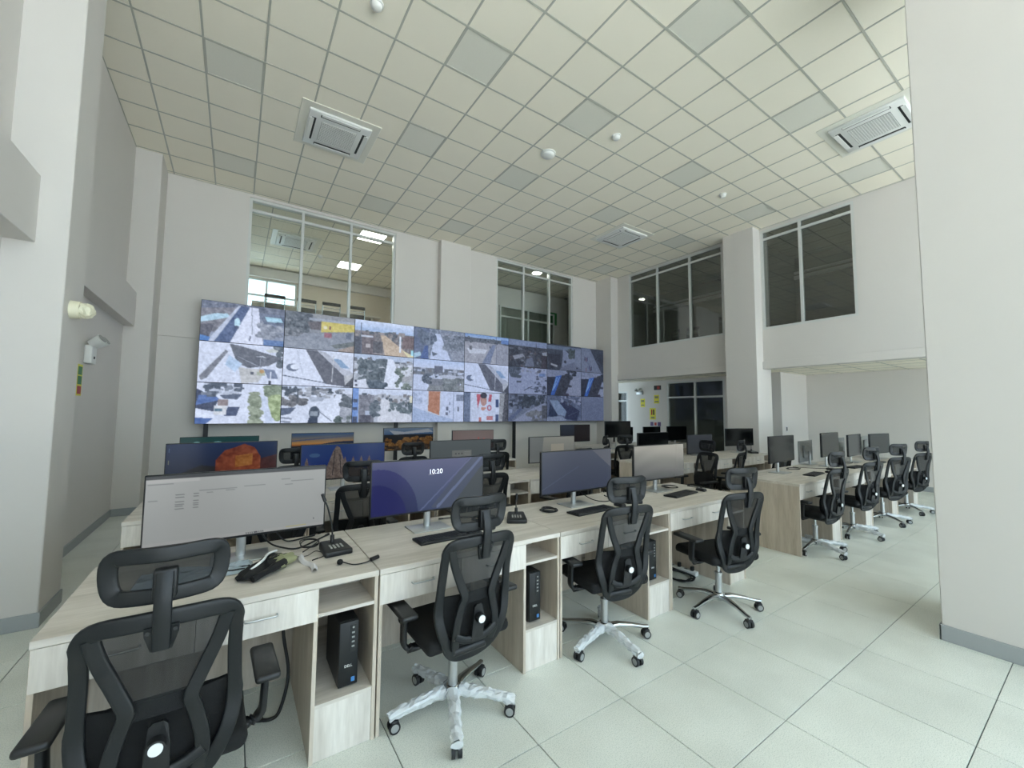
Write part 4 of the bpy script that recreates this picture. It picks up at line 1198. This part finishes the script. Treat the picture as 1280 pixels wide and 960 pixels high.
    MB().cyl((0, yk-.028, BZ+.212), (0, yk-.031, BZ+.212), .0185, n=20).build('knob_cap', M['knob'], plate)
    # headrest
    yb = back_y(.6)
    post = MB().sweep([(0, yb-.012, BZ+.52), (0, yb-.022, BZ+.60), (0, yb-.028, BZ+.655), (0, yb-.022, BZ+.70), (0, yb-.008, BZ+.745)], .0225, .010, (0, 1, 0), k=10, pw=.4).build('headrest_post', M['frame'], t)
    m = MB()
    m.prism([(-.042, .59), (.042, .59), (.042, .565), (.026, .51), (-.026, .51), (-.042, .565)], 0, .012)
    m.v = [(x, back_y(y)-.026+z+.004, BZ+y) for x, y, z in m.v]
    m.build('post_bracket', M['frame'], post)
    m = MB()
    for s in (-1, 1):
        m.cyl((s*.033, back_y(.575)-.022, BZ+.575), (s*.033, back_y(.575)-.027, BZ+.575), .006, n=8)
    m.build('bracket_bolts', M['slot'], post, kind='stuff')
    MB().rbox(-.03, .03, yb-.012, yb+.022, BZ+.665, BZ+.755, .006, 2).build('headrest_mount', M['black'], post)
    def hp(u, v, off=0):
        u *= .94
        return (u, yb+.014+2.0*u*u-.12*v+off, BZ+.735+v)
    hl = [(-.145, -.03), (-.15, .02), (-.142, .052), (-.11, .062), (0, .062), (.11, .062), (.142, .052), (.15, .02), (.145, -.03), (.128, -.06), (.09, -.066), (0, -.066), (-.09, -.066), (-.128, -.06)]
    hd = MB().sweep(smooth_path([hp(u, v) for u, v in hl], 3, True), .0235, .009, (0, 1, 0), True, k=16, pw=.4).build('headrest', M['frame'], t)
    MB().grid(lambda a, b: hp((2*a-1)*.14, -.058+.116*b, .003), 10, 4).build('headrest_mesh', M['mesh'], hd)
    return t

film_data = {}
def wrap(chair, legs):
    """crumpled clear film sleeves on some of the base legs"""
    bl = [c for c in chair.children if c.name.startswith('base_leg')]
    for k in legs:
        rnd = random.Random(k*7+3)
        key = k
        if key not in film_data:
            pts, ws, ts = [], [], []
            for i in range(15):
                x = .045+.30*i/14
                pts.append((x, 0, .112-.035*(i/14)**1.5+rnd.uniform(-.003, .003)))
                e = .012 if 2 < i < 12 else .018
                ws.append(.030-.010*i/14+rnd.uniform(0, e)*.6)
                ts.append(.025-.008*i/14+rnd.uniform(0, e)*.6)
            fm = MB().sweep(pts, ws, ts, (0, 0, 1), k=14, pw=.9)
            fm.v = [(x+rnd.uniform(-.006, .006), y+rnd.uniform(-.0045, .0045), z+rnd.uniform(-.0045, .0045)) for x, y, z in fm.v]
            fm.sm = [False]*len(fm.sm)
            film_data[key] = fm.mesh('plastic_film', M['film'])
        film_data[key].update()
        link('plastic_film', film_data[key], bl[k], label='crumpled clear plastic film sleeve')
        bl[k]['label'] = 'chair base leg still wrapped in plastic film'

chair0 = make_chair()
first = [True]
def place_chair(x, y, deg, label, group, base=0, legs=(), swap=()):
    o = chair0 if first[0] else dup(chair0)
    first[0] = False
    o.location = (x, y, 0)
    o.rotation_euler = (0, 0, math.radians(deg))
    o['label'] = label
    o['group'] = group
    for c in o.children:
        if c.name.startswith(('base_leg', 'base_hub')):
            c.rotation_euler.z += math.radians(base)
    todo.append((o, legs))
    return o
todo = []
g = 'chairs of the front left row'
place_chair(-.155, 1.99, 0, 'black mesh-back office chair nearest the viewer at the leftmost front desk', g, 20)
place_chair(1.06, 2.135, 2, 'black mesh-back office chair with film-wrapped base at the second front desk', g, -8, (0, 1, 2, 3))
place_chair(2.265, 2.15, -10, 'black mesh-back office chair with partly wrapped base at the third front desk', g, 20, (1, 2, 4))
place_chair(3.44, 1.97, -15, 'black mesh-back office chair with bare chrome base at the fourth front desk', g, 10)
g = 'chairs of the right front row'
place_chair(5.84, 2.13, -8, 'black office chair with film-wrapped base at the corner desk of the right block', g, 5, (0, 2, 3, 4))
place_chair(7.06, 2.13, -14, 'black office chair, second from the left in the right front row', g, 18, (2, 3))
place_chair(8.28, 2.12, -22, 'black office chair, third from the left in the right front row', g, 3, (3, 4))
place_chair(9.52, 2.12, -18, 'black office chair nearest the alcove end of the right front row', g, -10, (3,))
g = 'chairs of the middle left row'
place_chair(.28, 3.42, 4, 'black chair mostly hidden behind the document list monitor', g, 10)
place_chair(.95, 3.92, -4, 'black office chair between the document list and violet monitors, middle row', g, 0)
place_chair(2.20, 3.88, -5, 'black office chair right behind the violet monitor, middle row', g, 10)
place_chair(3.45, 3.88, 5, 'black office chair behind the slate blue monitor, middle row', g, 20)
g = 'chairs of the right middle row'
place_chair(5.95, 3.75, 75, 'black office chair turned sideways behind the fourth front desk', g, 12)
place_chair(6.75, 3.72, 10, 'black office chair behind the bare-chrome chair, right middle row', g, 12)
place_chair(7.95, 3.55, -15, 'black chair showing behind the corner desk monitor of the right block', g, 12)
g = 'chairs of the back rows'
place_chair(2.05, 5.72, 0, 'black office chair before the autumn forest monitor, back row', g, 12)
place_chair(3.45, 5.70, -14, 'black office chair before the dull rose monitor, back row', g, 12)
place_chair(.55, 5.52, 8, 'black office chair peeking past the lit rock monitor, back row', g, 12)
place_chair(5.6, 5.62, 30, 'black office chair below the right end of the video wall', g, 12)
place_chair(6.35, 5.62, -20, 'black mesh chair behind the glossy beige monitor, right back row', g, 12)
for o, legs in todo:
    if legs:
        wrap(o, legs)

# ---------------------------------------------------------------- small things on and under the desks
def make_tower():
    t = thing('computer_tower', 'tmp', 'computer')
    MB().rbox(-.047, .047, .006, .30, .008, .318, .004, 1).box(-.04, .04, .02, .29, 0, .009).build('case', M['black'], t)
    MB().rbox(-.046, .046, -.006, .008, .009, .317, .004, 2).build('front_panel', M['frame'], t)
    MB().box(.006, .032, -.0085, -.006, .17, .30).build('port_strip', M['slot'], t)
    m = MB()
    for k in range(4):
        m.box(.013, .026, -.0095, -.0084, .192+.022*k, .200+.022*k)
    m.cyl((.0195, -.0084, .287), (.0195, -.0105, .287), .005, n=10)
    m.build('ports', M['grille'], t, kind='stuff')
    flat_text('maker_lettering', 'DELL', .017, M['white'], t, (.0, -.0064, .105), (PI/2, 0, 0))
    MB().rbox(.014, .032, -.0085, -.006, .026, .048, .001, 1).build('blue_sticker', mat('blue_sticker', (60, 120, 180), .4), t)
    return t
tw = make_tower()
for k, (x, o) in enumerate(((.524, 'leftmost'), (1.69, 'second'), (2.905, 'third'))):
    t = tw if k == 0 else dup(tw)
    t.location = (x, 2.225, .2575)
    t['label'] = f'slim black computer tower in the open pedestal of the {o} front desk'
    t['group'] = 'computer towers in the pedestals'

def make_keyboard():
    t = thing('keyboard', 'tmp', 'keyboard')
    MB().rbox(-.22, .22, -.07, .07, 0, .016, .005, 2).build('keyboard_body', M['black'], t)
    m = MB()
    for j in range(5):
        for i in range(19):
            x = -.21+.0222*i
            if (j == 0 and 4 < i < 9) or i in (14,):
                continue
            m.box(x, x+.018, -.058+.023*j, -.040+.023*j, .014, .0205)
    m.box(-.099, -.013, -.058, -.040, .014, .0205)
    m.build('keys', M['keys'], t, kind='stuff')
    return t
kb = make_keyboard()
for k, (x, y, r, lab) in enumerate(((1.18, 2.47, .03, 'black keyboard before the violet monitor'), (2.47, 2.48, .05, 'black keyboard before the slate blue monitor'), (3.73, 2.50, .12, 'black keyboard before the glossy beige monitor'),
                                    (6.5, 2.36, .1, 'black keyboard on the corner desk of the right block'), (7.95, 2.33, -.05, 'black keyboard before the second right front monitor'), (9.0, 2.33, .06, 'black keyboard before the third right front monitor'))):
    t = kb if k == 0 else dup(kb)
    t.location = (x, y, TOP)
    t.rotation_euler = (0, 0, r)
    t['label'], t['group'] = lab, 'black keyboards'
wk = thing('keyboard', 'keyboard still in clear crinkled wrap before the document list monitor', 'keyboard', (-.12, 2.56, TOP), -.02)
MB().rbox(-.22, .22, -.065, .065, .004, .018, .005, 2).build('keyboard_body', M['greyscreen'], wk)
rw = random.Random(4)
MB().grid(lambda a, b: (-.232+.464*a, -.08+.16*b, .020+.012*math.sin(9*a+5*b)*math.sin(14*b+3*a)*(0 < a < 1)*(0 < b < 1)+rw.uniform(0, .005)*(0 < a < 1)*(0 < b < 1)-.016*(a in (0, 1) or b in (0, 1))), 22, 12, False).build('clear_wrap', M['clear'], wk)

def make_mouse():
    t = thing('mouse', 'tmp', 'mouse')
    MB().rbox(-.03, .03, -.052, .052, 0, .034, .016, 4, lambda c: (c[0], c[1], c[2]*(1-.25*abs(c[1]/.052)**2))).build('mouse_shell', M['black'], t)
    MB().cyl((-.004, .025, .033), (.004, .025, .033), .008, n=10).build('scroll_wheel', M['grille'], t)
    return t
mo = make_mouse()
for k, (x, y, lab) in enumerate(((1.50, 2.50, 'black mouse on the second front desk'), (2.80, 2.47, 'black mouse on the third front desk'), (4.08, 2.50, 'black mouse on the fourth front desk'), (7.25, 2.42, 'black mouse beside the corner keyboard of the right block'), (6.86, 2.30, 'black mouse behind the first right front chair'))):
    t = mo if k == 0 else dup(mo)
    t.location = (x, y, TOP)
    t['label'], t['group'] = lab, 'black mice'

def mic(label, x, y, rz, neck, group='desk microphones'):
    """base wedge and gooseneck; neck = control points above the base"""
    t = thing('desk_microphone', label, 'microphone', (x, y, TOP), rz, group)
    def wedge(c):
        px, py, pz = c
        return (px*(1-.18*max(0, py/.09)), py, pz*(.62+.38*(py+.09)/.18))
    MB().rbox(-.075, .075, -.09, .09, 0, .05, .012, 3, wedge).build('microphone_base', M['black'], t)
    m = MB()
    for k in range(4):
        q = -.03+.02*k
        m.box(q-.005, q+.005, -.05, .0, .0, .0)
        n = len(m.v)-8
        m.v[n:] = [(a, b, (.62+.38*(b+.09)/.18)*.05+(.0005 if i < 4 else .0035)) for i, (a, b, c) in enumerate(m.v[n:])]
    m.build('push_keys', M['grille'], t, kind='stuff')
    MB().cyl((0, .05, .042), (0, .05, .085), .013, .011).build('neck_socket', M['black'], t)
    nk = MB().tube(smooth_path(neck, 5), .0045, 8).build('gooseneck', M['black'], t)
    a, b = Vector(neck[-2]), Vector(neck[-1])
    d = (b-a).normalized()
    MB().cyl(b-d*.005, b+d*.04, .010, .008).build('microphone_tip', M['black'], nk)
    return t
mic('desk microphone with bent gooseneck beside the document list monitor', .51, 2.57, .1, [(0, .05, .08), (-.005, .05, .14), (-.03, .05, .24), (-.05, .05, .29)])
mic('desk microphone with short neck between the violet and slate monitors', 1.78, 2.57, -.55, [(0, .05, .08), (0, .05, .12), (.002, .05, .15)])
mic('desk microphone between the slate and beige monitors', 3.03, 2.54, -.5, [(0, .05, .08), (0, .05, .12), (.01, .055, .16)])
mic('desk microphone at the column end of the right middle row', 8.86, 4.28, -.6, [(0, .05, .08), (0, .05, .12), (.0, .05, .16)])
mic('desk microphone before the autumn monitor gap in the back row', 2.95, 6.25, -.3, [(0, .05, .08), (0, .05, .12), (.0, .05, .16)])

def cable(label, pts, r=.0035, name='cable', m=None, group='loose cables on the desks', plug=True):
    t = thing(name, label, 'cable', (0, 0, 0), 0, group)
    MB().tube(smooth_path(pts, 6), r, 7).build('cable_cord', m or M['cable'], t)
    if plug:
        a, b = Vector(pts[-1]), Vector(pts[-2])
        d = (b-a).normalized()
        MB().cyl(a, a+d*.035, r*1.6, r*1.3, 8).build('cable_plug', m or M['cable'], t)
    return t
Z = TOP+.0075
def loops(cx, cy, rx, ry, n, seed, z=Z):
    r = random.Random(seed)
    out = []
    for i in range(n*8):
        a = 2*PI*i/8
        k = 1+r.uniform(-.18, .18)
        out.append((cx+rx*k*math.cos(a), cy+ry*k*math.sin(a), z+.003*(i//8)+r.uniform(0, .004)))
    return out
cable('thick black cable looping from the document list monitor', [(.14, 2.87, .95), (.20, 2.87, Z+.02), (.27, 2.76, Z+.006), (.34, 2.72, Z+.003), (.45, 2.82, Z+.003), (.54, 2.92, Z+.003)], .005)
cable('black cable dropping behind the leftmost front desk beside the monitor', [(.22, 2.86, .95), (.25, 2.90, .88), (.30, 2.90, Z+.002), (.40, 2.92, Z+.002), (.46, 2.95, Z+.002)], .0045)
cable('thin black cable curled in rings beside the first desk microphone', [(.35, 2.60, Z+.012)]+loops(.40, 2.74, .05, .08, 2, 3, Z+.014), .0032)
cable('thin grey-black wire lying before the first desk microphone', [(.27, 2.60, Z), (.36, 2.56, Z), (.42, 2.62, Z), (.45, 2.52, Z), (.38, 2.47, Z)], .0022)
cable('black cable tangle behind the second front chair', loops(1.60, 2.74, .09, .07, 2, 5)+[(1.45, 2.86, Z), (1.3, 2.9, Z)], .004)
cable('black cable ring lying coiled on the third front desk', loops(2.17, 2.66, .06, .075, 4, 8), .0045)
cable('black cables arcing beside the slate blue monitor stand', [(2.64, 2.86, .93), (2.72, 2.74, Z+.02), (2.80, 2.64, Z+.005), (2.95, 2.70, Z+.003), (3.0, 2.84, Z+.003)], .004)
cable('black cable loop beside the beige monitor stand', loops(3.98, 2.80, .08, .08, 2, 12), .004)
cable('thin cable curls at the end of the fourth front desk', loops(4.21, 2.66, .04, .08, 2, 14), .0028)
cable('tangled black cable beside the corner monitor of the right block', loops(6.85, 2.74, .12, .07, 2, 15), .004)
cable('loose cable across the second right front desk', [(7.1, 2.85, Z), (7.2, 2.6, Z), (7.4, 2.45, Z), (7.55, 2.38, Z), (7.7, 2.40, Z)], .0035)
cable('loose cable below the third right front monitor', loops(8.5, 2.62, .12, .08, 2, 19), .0035)

hd = thing('microphone_boom', 'short black headset boom with foam tip at the first desk joint', 'microphone', (0, 0, 0))
MB().tube(smooth_path([(.50, 2.345, Z+.008), (.55, 2.29, Z), (.61, 2.285, Z), (.655, 2.30, Z+.006)], 6), .0032, 7).build('boom_arm', M['cable'], hd)
MB().lathe([(.002, -.002), (.013, .004), (.016, .014), (.012, .024), (.002, .028)], (.495, 2.348, TOP), 12).build('foam_tip', M['fabric'], hd)
MB().cyl((.64, 2.292, Z+.008), (.685, 2.315, Z+.008), .011, n=10).build('boom_clip', M['black'], hd)

pouch = thing('glove_bundle', 'crumpled black and olive cloth bundle with a white cord, leftmost front desk', 'cloth', (.17, 2.47, TOP), 1.0)
def lump(sx, sy, sz, seed, cx=0, cy=0):
    r = random.Random(seed)
    ph = [r.uniform(0, 6) for _ in range(6)]
    def f(a, b):
        th, ps = 2*PI*a, PI*b
        k = 1+.16*math.sin(3*th+ph[0])*math.sin(ps)+.12*math.sin(5*th+2*ps+ph[1])+.08*math.sin(9*th+ph[2]+3*ps)
        return (cx+sx*k*math.cos(th)*math.sin(ps), cy+sy*k*math.sin(th)*math.sin(ps), max(.002, sz*(.98-math.cos(ps)*k)*.5))
    return f
MB().grid(lump(.17, .072, .052, 2), 36, 14).build('black_cloth', M['fabric'], pouch)
MB().grid(lump(.085, .05, .054, 5, .05, -.05), 28, 12).build('olive_patch', M['olive'], pouch)
MB().tube(smooth_path([(-.12, .01, .045), (-.04, .0, .062), (.06, .03, .06), (.14, .03, .05)], 5), .006, 8).build('white_cord', M['white'], pouch)
MB().tube(smooth_path([(-.17, -.03, .018), (-.08, -.06, .032), (.02, -.075, .032)], 5), [.014]*6+[.02]*5, 8).build('black_strap', M['fabric'], pouch)
pp = thing('paper_strip', 'folded pale paper strip lying beside the cloth bundle', 'paper', (.35, 2.43, TOP), .1)
MB().grid(lambda a, b: (-.012+.03*a+.012*math.sin(6*b), -.13+.26*b, .004+.018*math.sin(PI*a)+.004*math.sin(9*b)), 6, 14, True).build('strip', M['sheet'], pp)

ps = thing('power_strip', 'white power strip on the floor under the fourth front desk', 'power strip', (3.90, 2.62, 0), 1.65)
MB().rbox(-.16, .16, -.03, .03, 0, .042, .006, 2).build('strip_body', M['white'], ps)
m = MB()
for k in range(4):
    m.cyl((-.11+.07*k, 0, .041), (-.11+.07*k, 0, .0435), .018, n=14)
m.build('sockets', M['grille'], ps, kind='stuff')
for k in range(2):
    MB().rbox(-.125+.14*k, -.095+.14*k, -.018, .018, .043, .085, .005, 1).build('plug', M['black'], ps)
cable('black cable heap on the floor under the fourth front desk', loops(3.75, 2.56, .12, .14, 4, 21, .008)+[(3.5, 2.6, .2), (3.4, 2.8, .5)], .006, group='floor cables')
cable('black cables dangling behind the leftmost front pedestal', [(.30, 2.75, .62), (.28, 2.70, .4), (.31, 2.66, .18), (.27, 2.6, .03), (.22, 2.58, .012), (.16, 2.62, .012)], .009, group='floor cables')

# ---------------------------------------------------------------- things on the walls
em = thing('emergency_light', 'white twin-head emergency light on the left wall', 'emergency light', (XL, 6.86, 2.27))
MB().rbox(0, .07, -.10, .10, -.11, .11, .012, 2).build('battery_case', M['white'], em)
for s in (-1, 1):
    h = MB().cyl((.05, s*.075, .12), (.15, s*.085-.02, .19), .045, .06, 16).cyl((.04, s*.06, .09), (.06, s*.075, .14), .016, n=10).build('lamp_head', M['white'], em)
    MB().cyl((.15, s*.085-.02, .19), (.155, s*.085-.021, .1935), .052, n=16).build('lamp_lens', M['grille'], h)
MB().box(.07, .074, -.02, .02, -.05, -.02).build('test_button', M['slot'], em)
sg = thing('safety_sign', 'narrow green and red safety notice below the twin-head lamp on the left wall', 'sign', (XL, 6.66, 1.955))
MB().rbox(.001, .006, -.09, .09, -.18, .18, .001, 1).build('sign_board', M['yellow'], sg)
for k, (z0, z1, mm) in enumerate(((.06, .155, 'green'), (-.05, .045, 'green'), (-.16, -.07, 'red'))):
    MB().box(.006, .0075, -.07, .07, z0, z1).build('sign_field', M[mm], sg)
cv = thing('alarm_sounder', 'cream alarm sounder in a crumpled cover on the near left column', 'alarm', (-1.155, 4.78, 2.44))
MB().cyl((0, 0, 0), (.06, 0, 0), .075, .07, 24).build('sounder_base', M['cream'], cv)
ra = random.Random(2)
m = MB()
prof = [(.06, .062), (.08, .06), (.10, .064), (.125, .056), (.14, .03), (.145, .002)]
vs_, n_ = [], 16
for x, r in prof:
    for i in range(n_):
        k = r*(1+ra.uniform(-.13, .13))
        vs_.append((x+ra.uniform(-.006, .006), k*math.cos(2*PI*i/n_), k*math.sin(2*PI*i/n_)))
m.add(vs_, [(a*n_+i, a*n_+(i+1) % n_, (a+1)*n_+(i+1) % n_, (a+1)*n_+i) for a in range(len(prof)-1) for i in range(n_)], False)
m.build('crumpled_cover', M['cream'], cv)

def notice(label, y, z, w_, h_, fields, name='safety_sign'):
    t = thing(name, label, 'sign', (11.0, y, z), 0, 'notices on the partition')
    MB().box(-.006, -.001, -w_/2, w_/2, -h_/2, h_/2).build('sign_board', M[fields[0]], t)
    for (a, b, c, d, mm) in fields[1:]:
        MB().box(-.0085, -.006, a*w_, b*w_, c*h_, d*h_).build('sign_mark', M[mm], t)
    return t
notice('yellow notice, left of the pair on the white partition', 8.70, 1.95, .17, .27, ('yellow', (-.35, .35, .1, .35, 'olive'), (-.35, .35, -.35, -.2, 'olive')))
notice('yellow notice, right of the pair on the white partition', 8.17, 2.06, .18, .27, ('yellow', (-.35, .35, .1, .35, 'olive'), (-.35, .35, -.35, -.2, 'olive')))
notice('yellow sign with two dark footprints on the partition', 8.32, 1.60, .22, .36, ('yellow', (-.28, -.06, -.1, .38, 'slot'), (.06, .28, -.1, .38, 'red'), (-.3, .3, -.42, -.25, 'olive')))
notice('purple and pale notice strip above the far monitors', 8.22, 1.28, .40, .16, ('sheet', (-.48, -.2, -.4, .4, 'purple'), (.2, .48, -.4, .4, 'purple'), (-.1, .1, -.3, .3, 'red')))
notice('black and red alarm plate beside the partition window', 8.13, 2.42, .26, .14, ('slot', (-.3, .05, -.3, .3, 'red')), 'alarm_plate')
e2 = thing('emergency_light', 'silver twin-head emergency light on the partition under the mezzanine', 'emergency light', (11.0, 8.80, 2.28))
MB().rbox(-.06, 0, -.12, .12, -.06, .06, .01, 2).build('battery_case', M['silver'], e2)
for s in (-1, 1):
    h = MB().cyl((-.05, s*.08, .06), (-.12, s*.11, .11), .04, .055, 14).build('lamp_head', M['silver'], e2)
sw = thing('light_switch', 'dark light switch on the short white return wall', 'switch', (11.07, 4.55, 1.27))
MB().rbox(-.05, .05, -.012, 0, -.07, .07, .004, 2).build('switch_plate', M['sheet'], sw)
MB().rbox(-.024, .024, -.017, -.010, -.045, .045, .002, 1).build('rocker', M['slot'], sw)

# ---------------------------------------------------------------- rooms upstairs
def lit_panel(label, x, y, z=5.83):
    t = thing('ceiling_light', label, 'light panel', (x, y, z), 0, 'lit ceiling panels upstairs')
    MB().box(-.28, .28, -.28, .28, -.002, .012).build('lit_sheet', M['lamp'], t)
    m = MB()
    for s in (-1, 1):
        m.box(s*.29-.01, s*.29+.01, -.3, .3, -.006, .02).box(-.3, .3, s*.29-.01, s*.29+.01, -.0065, .0195)
    m.build('panel_frame', M['white'], t)
lit_panel('lit square ceiling panel upstairs, nearer the glass', 2.57, 9.96)
lit_panel('lit square ceiling panel upstairs, farther from the glass', 2.57, 12.36)
cassette('white ceiling cassette air conditioner in the lit upstairs room', 1.07, 11.3, 5.83)
detector('round white detector beside the upstairs air conditioner', 1.75, 12.0, .06, 5.83)
t = thing('ceiling_light', 'round lit ceiling lamp behind the right back window', 'lamp', (7.35, 9.62, 5.826))
MB().lathe([(.17, 0), (.17, -.02), (.15, -.03)]).build('lamp_ring', M['white'], t)
MB().lathe([(.148, -.028), (.12, -.045), (.002, -.05)]).build('lamp_diffuser', M['lamp'], t)
ex = thing('exit_sign', 'small green emergency sign behind the right back window', 'sign', (9.3, 11.2, 4.95))
MB().rbox(-.14, .14, -.03, 0, -.22, .22, .004, 1).build('sign_board', M['green'], ex)
def make_visitor():
    t = thing('visitor_chair', 'tmp', 'chair')
    for s in (-1, 1):
        MB().tube(smooth_path([(s*.19, .22, 0), (s*.19, .2, .25), (s*.19, .2, .44)], 3), .011).build('chair_leg', M['chrome'], t)
        MB().tube(smooth_path([(s*.19, -.2, 0), (s*.19, -.2, .45), (s*.185, -.235, .8), (s*.185, -.25, 1.05)], 4), .011).build('chair_leg', M['chrome'], t)
    MB().rbox(-.2, .2, -.2, .23, .43, .48, .02, 3).build('seat', M['fabric'], t)
    MB().rbox(-.178, .178, -.25, -.235, .62, .88, .006, 2).build('backrest', M['fabric'], t)
    MB().rbox(-.195, .195, -.262, -.24, 1.0, 1.075, .01, 2).build('top_rail', M['fabric'], t)
    MB().tube([(-.185, -.245, .945), (.185, -.245, .945)], .008).build('back_bar', M['chrome'], t)
    return t
vc = make_visitor()
for k, (x, y, z, r, lab) in enumerate(((.60, 10.2, 3.0, 0, 'first dark chair from the left behind the left upper window'), (1.20, 10.2, 3.0, .05, 'second dark chair from the left behind the left upper window'), (1.72, 10.2, 3.0, 0, 'third dark chair from the left behind the left upper window'), (2.28, 10.2, 3.0, -.05, 'fourth dark chair from the left behind the left upper window'),
                                       (10.5, 7.36, 3.0, 1.2, 'dark chair at the left foot of the three-bay dark window'), (10.5, 6.72, 3.0, 1.6, 'dark chair at the middle foot of the three-bay dark window'))):
    t = vc if k == 0 else dup(vc)
    t.location = (x, y, z)
    t.rotation_euler = (0, 0, r)
    t['label'], t['group'] = lab, 'visitor chairs upstairs'
tb = thing('meeting_table', 'long wooden meeting table behind the upstairs chairs', 'table', (1.6, 11.0, 3.0))
MB().rbox(-1.4, 1.4, -.5, .5, .98, 1.02, .004, 1).build('table_top', M['wood_h'], tb)
for sx in (-1, 1):
    MB().box(sx*1.2-.03, sx*1.2+.03, -.4, .4, 0, .98).build('table_leg', M['wood_d'], tb)
